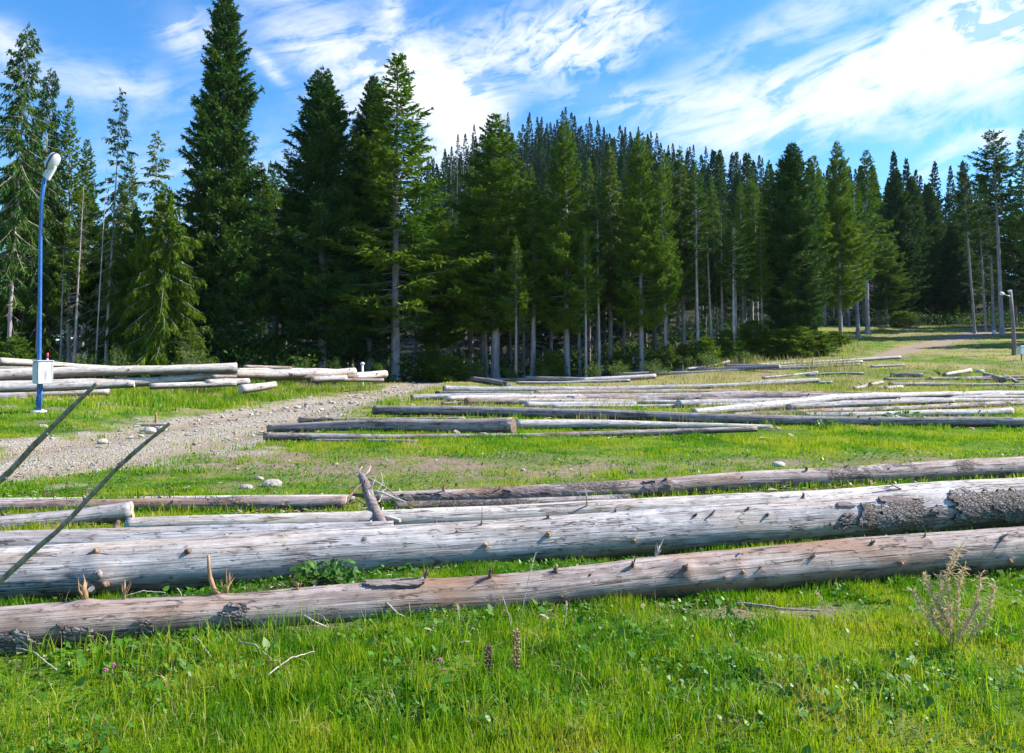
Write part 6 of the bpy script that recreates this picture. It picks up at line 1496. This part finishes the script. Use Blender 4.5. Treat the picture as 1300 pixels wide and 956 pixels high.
bx_thing(1262, 425, 4, 5, 3, 'utility_box', 'tiny white box on the meadow beside the thin trunks', 'utility box', post=1)
# white post, canister on a stick, tiny marker, white post on the pile
b = hit(935.5, 458, 30); k = b[1] / F; mb = MB(); mb.tube([(0, 0, -.3), (0, 0, 17 * k), (0, 0, 18 * k)], [.05, .05, .03], 10); tag(obj('marker_post', mb.mesh('marker_post', WHITE), loc=b), 'thin white post standing in front of the young spruces', 'post')
b = hit(804.5, 468, 30); k = b[1] / F; o = empty('canister', b, 'small white canister on a stick in the grass left of the dense spruce trunk', 'canister')
mb = MB(); mb.lathe((0, 0, 6 * k), [(.02, 0), (2.2 * k, .02), (2.6 * k, 2 * k), (2.5 * k, 5 * k), (1.5 * k, 7 * k), (.8 * k, 8 * k), (.7 * k, 9.5 * k)], 14); obj('bottle', mb.mesh('bottle', WHITE), o); mb = MB(); mb.tube([(0, 0, -.2), (0, 0, 6.5 * k)], [.025, .02], 6); obj('stick', mb.mesh('stick', M['twig_brown']), o)
# red and white boundary marker behind the pile
b = np.array([*pt(60, 470, 41)[:2], 0.]); b[2] = gz(b[0], b[1]); o = empty('boundary_marker', b, 'small red and white marker peeping over the topmost pile log right of the lamp pole', 'marker'); zt = float(pt(60, 448, 41)[2] - b[2])
RED = simple('red_paint', (.55, .06, .07), .6)
mb = MB(); mb.tube([(0, 0, -.2), (0, 0, zt - .28)], [.045, .045], 8); obj('post', mb.mesh('post', WHITE), o); mb = MB(); mb.tube([(0, 0, zt - .28), (0.01, 0, zt)], [.06, .05], 8); obj('red_band', mb.mesh('red_band', RED), o)
# small white post and knob beside the last pile log
b = np.array([*pt(460, 475, 42.5)[:2], 0.]); b[2] = gz(b[0], b[1]); o = empty('marker_post', b, 'small white post with a knob standing between the last pile logs', 'post'); zt = float(pt(460, 464, 42.5)[2] - b[2])
mb = MB(); mb.tube([(0, 0, -.2), (0, 0, zt * .7), (0, 0, zt)], [.07, .07, .06], 10); obj('post', mb.mesh('post', WHITE), o); mb = MB(); mb.lathe((0, 0, zt), [(.04, 0), (.11, .05), (.12, .11), (.06, .18)], 12); obj('knob', mb.mesh('knob', WHITE), o)

# ================================================================== SKY, SUN, CAMERA
SUN_AZ, SUN_EL = R_(77), R_(40)
w = bpy.data.worlds.new('World'); SC.world = w; w.use_nodes = True
class W(NT):
    def __init__(s, tree): s.t = tree; tree.nodes.clear(); s.out = tree.nodes.new('ShaderNodeOutputWorld')
t = W(w.node_tree)
sky = t.n('TexSky', sky_type='NISHITA'); sky.sun_disc = False; sky.sun_elevation = SUN_EL; sky.sun_rotation = SUN_AZ; sky.altitude = 900; sky.air_density = 1.15; sky.dust_density = .6; sky.ozone_density = 2.2
D = t.n('TexCoord').outputs['Generated']
sp = t.n('SeparateXYZ', {0: D})
az = t.math('ARCTAN2', sp.outputs[0], sp.outputs[1]); el = t.math('ARCSINE', sp.outputs[2])
uvw = t.n('CombineXYZ', {0: az, 1: el, 2: 0.0}).outputs[0]
def blob(px, py, rx, ry, rot, amp):
    """a cloud bank: direction of its middle, radii (in photo px) and tilt"""
    d = ray(px, py); a = math.atan2(d[0], d[1]); e = math.asin(d[2] / np.linalg.norm(d)); c, s = math.cos(R_(rot)), math.sin(R_(rot))
    x = t.math('SUBTRACT', az, a); y = t.math('SUBTRACT', el, e)
    u = t.math('ADD', t.math('MULTIPLY', x, c * F / rx), t.math('MULTIPLY', y, s * F / rx))
    v = t.math('ADD', t.math('MULTIPLY', x, -s * F / ry), t.math('MULTIPLY', y, c * F / ry))
    q = t.math('ADD', t.math('MULTIPLY', u, u), t.math('MULTIPLY', v, v))
    return t.math('MULTIPLY', t.math('EXPONENT', t.math('MULTIPLY', q, -1.0)), amp)
def total(l):
    r = l[0]
    for x in l[1:]: r = t.math('ADD', r, x)
    return r
def rotmap(deg, sx, sy):
    return t.n('Mapping', {'Vector': uvw, 'Rotation': (0, 0, R_(deg)), 'Scale': (1, 1, 1)}).outputs[0], sx, sy
def streak(deg, sx, sy, detail=7, rough=.6, dist=.6, z=0.0):
    m = t.n('Mapping', {'Vector': uvw, 'Rotation': (0, 0, R_(-deg))}).outputs[0]
    m2 = t.n('Mapping', {'Vector': m, 'Scale': (sx, sy, 1), 'Location': (z, z * .7, z)}).outputs[0]
    return t.noise(m2, 1.0, detail, rough, dist)
soft = total([blob(515, 108, 80, 48, -15, 3.0), blob(585, 150, 42, 65, 0, 1.7), blob(400, 45, 80, 40, -20, .75), blob(600, 100, 110, 35, 0, .35), blob(140, 108, 90, 24, 0, .5), blob(5, 62, 30, 22, -20, .8), blob(235, 35, 30, 22, -35, 1.8), blob(345, 90, 20, 7, -40, 1.8),
              blob(800, 125, 90, 16, -5, .9), blob(950, 118, 110, 20, 5, .95), blob(1075, 100, 110, 26, 12, 2.0), blob(1215, 50, 125, 36, 24, 2.2), blob(1310, 10, 90, 50, 20, 2.4), blob(960, 45, 110, 16, 22, .6), blob(1050, 25, 80, 14, 24, .5), blob(1010, 160, 120, 16, 4, .75), blob(890, 165, 90, 14, 0, .5),
              blob(1200, 200, 42, 12, 38, .95), blob(1272, 176, 20, 16, -20, 1.3), blob(1165, 165, 30, 12, 0, .5), blob(1270, 120, 70, 20, 15, .35), blob(640, 240, 300, 40, 0, .30), blob(300, 250, 200, 60, 0, .45), blob(930, 195, 25, 30, 90, .5), blob(1100, 60, 200, 40, 20, .25)])
puff = total([blob(700, 48, 90, 30, 8, 1.35), blob(735, 70, 60, 16, 12, .8), blob(497, 18, 12, 20, 0, 1.1), blob(780, 12, 60, 14, -25, .9), blob(760, 80, 40, 12, 0, .6), blob(400, 60, 40, 18, 0, .5)])
n1 = streak(17, 7.5, 27, 9, .66, .8); n2 = streak(25, 26, 60, 7, .62, .8, 3.0); n3 = streak(-10, 9, 12, 7, .55, 1.2, 6.0)
d1 = t.math('MULTIPLY', soft, t.math('ADD', .06, t.math('MULTIPLY', t.ramp(t.math('ADD', t.math('MULTIPLY', n1, .65), t.math('MULTIPLY', n3, .35)), [(.43, 0.0), (.67, 1.0)]), 1.1)))
d2 = t.math('MULTIPLY', puff, t.ramp(t.math('ADD', t.math('MULTIPLY', n2, .6), t.math('MULTIPLY', n1, .4)), [(.42, 0.0), (.60, 1.0)]))
# thin cirrus all over the rest of the sky, so that it holds up in every direction
gen = t.math('MULTIPLY', t.ramp(streak(15, 3.2, 9, 7, .6, .8, 11.0), [(.5, 0.0), (.8, .35)]), t.math('ADD', .35, t.ramp(sp.outputs[1], [(.0, 1.0), (.45, 0.0)])))
den = t.math('ADD', t.math('ADD', d1, d2), gen)
den = t.math('SUBTRACT', 1.0, t.math('EXPONENT', t.math('MULTIPLY', den, -1.6)), clamp=True)
hsv = t.n('HueSaturation', {'Hue': .5, 'Saturation': 1.15, 'Value': 1.0, 'Color': t.mix(1.0, sky.outputs[0], (.76, 1.0, 1.22), 'MULTIPLY')})
cloud = (6.0, 6.15, 6.35)
colr = t.mix(den, hsv.outputs[0], cloud)
bg = t.n('Background', {'Color': colr, 'Strength': .10}); t.t.links.new(bg.outputs[0], t.out.inputs[0])

s = bpy.data.lights.new('sun', 'SUN'); s.energy = 5.0; s.angle = R_(.5); s.color = (1.0, .94, .84)
so = bpy.data.objects.new('sun', s); COL.objects.link(so)
sd = Vector((math.sin(SUN_AZ) * math.cos(SUN_EL), math.cos(SUN_AZ) * math.cos(SUN_EL), math.sin(SUN_EL)))
so.rotation_euler = (-sd).to_track_quat('-Z', 'Y').to_euler()

cam = bpy.data.cameras.new('camera'); co = bpy.data.objects.new('camera', cam); COL.objects.link(co); SC.camera = co
co.location = (0, 0, CAMH); co.rotation_euler = (PI / 2 + PITCH, 0, 0)
cam.sensor_fit = 'HORIZONTAL'; cam.sensor_width = 36; cam.lens = 36 * F / 1300; cam.shift_y = -(478 - CY) / 1300; cam.clip_start = .05; cam.clip_end = 8000

# the mountain air
hz = NT('haze_air'); pv = hz.n('VolumePrincipled', {'Color': (.62, .78, 1.0), 'Density': .00006, 'Anisotropy': .2}); hz.t.links.new(pv.outputs[0], hz.out.inputs['Volume'])
mb = MB(); mb.box((0, 1500, 63), (6600, 6200, 134)); tag(obj('haze', mb.mesh('haze', hz.m, smooth=False)), 'thin blue air over the valley', 'haze', kind='stuff')
cy_vol = SC.cycles; cy_vol.volume_bounces = 0
SC.view_settings.view_transform = 'Standard'; SC.view_settings.look = 'None'; SC.view_settings.gamma = 1; SC.view_settings.exposure = 1.0
SC.render.engine = 'CYCLES'; cy = SC.cycles
cy.max_bounces = 6; cy.diffuse_bounces = 3; cy.glossy_bounces = 2; cy.transmission_bounces = 4; cy.transparent_max_bounces = 4; cy.caustics_reflective = False; cy.caustics_refractive = False
cy.use_denoising = True
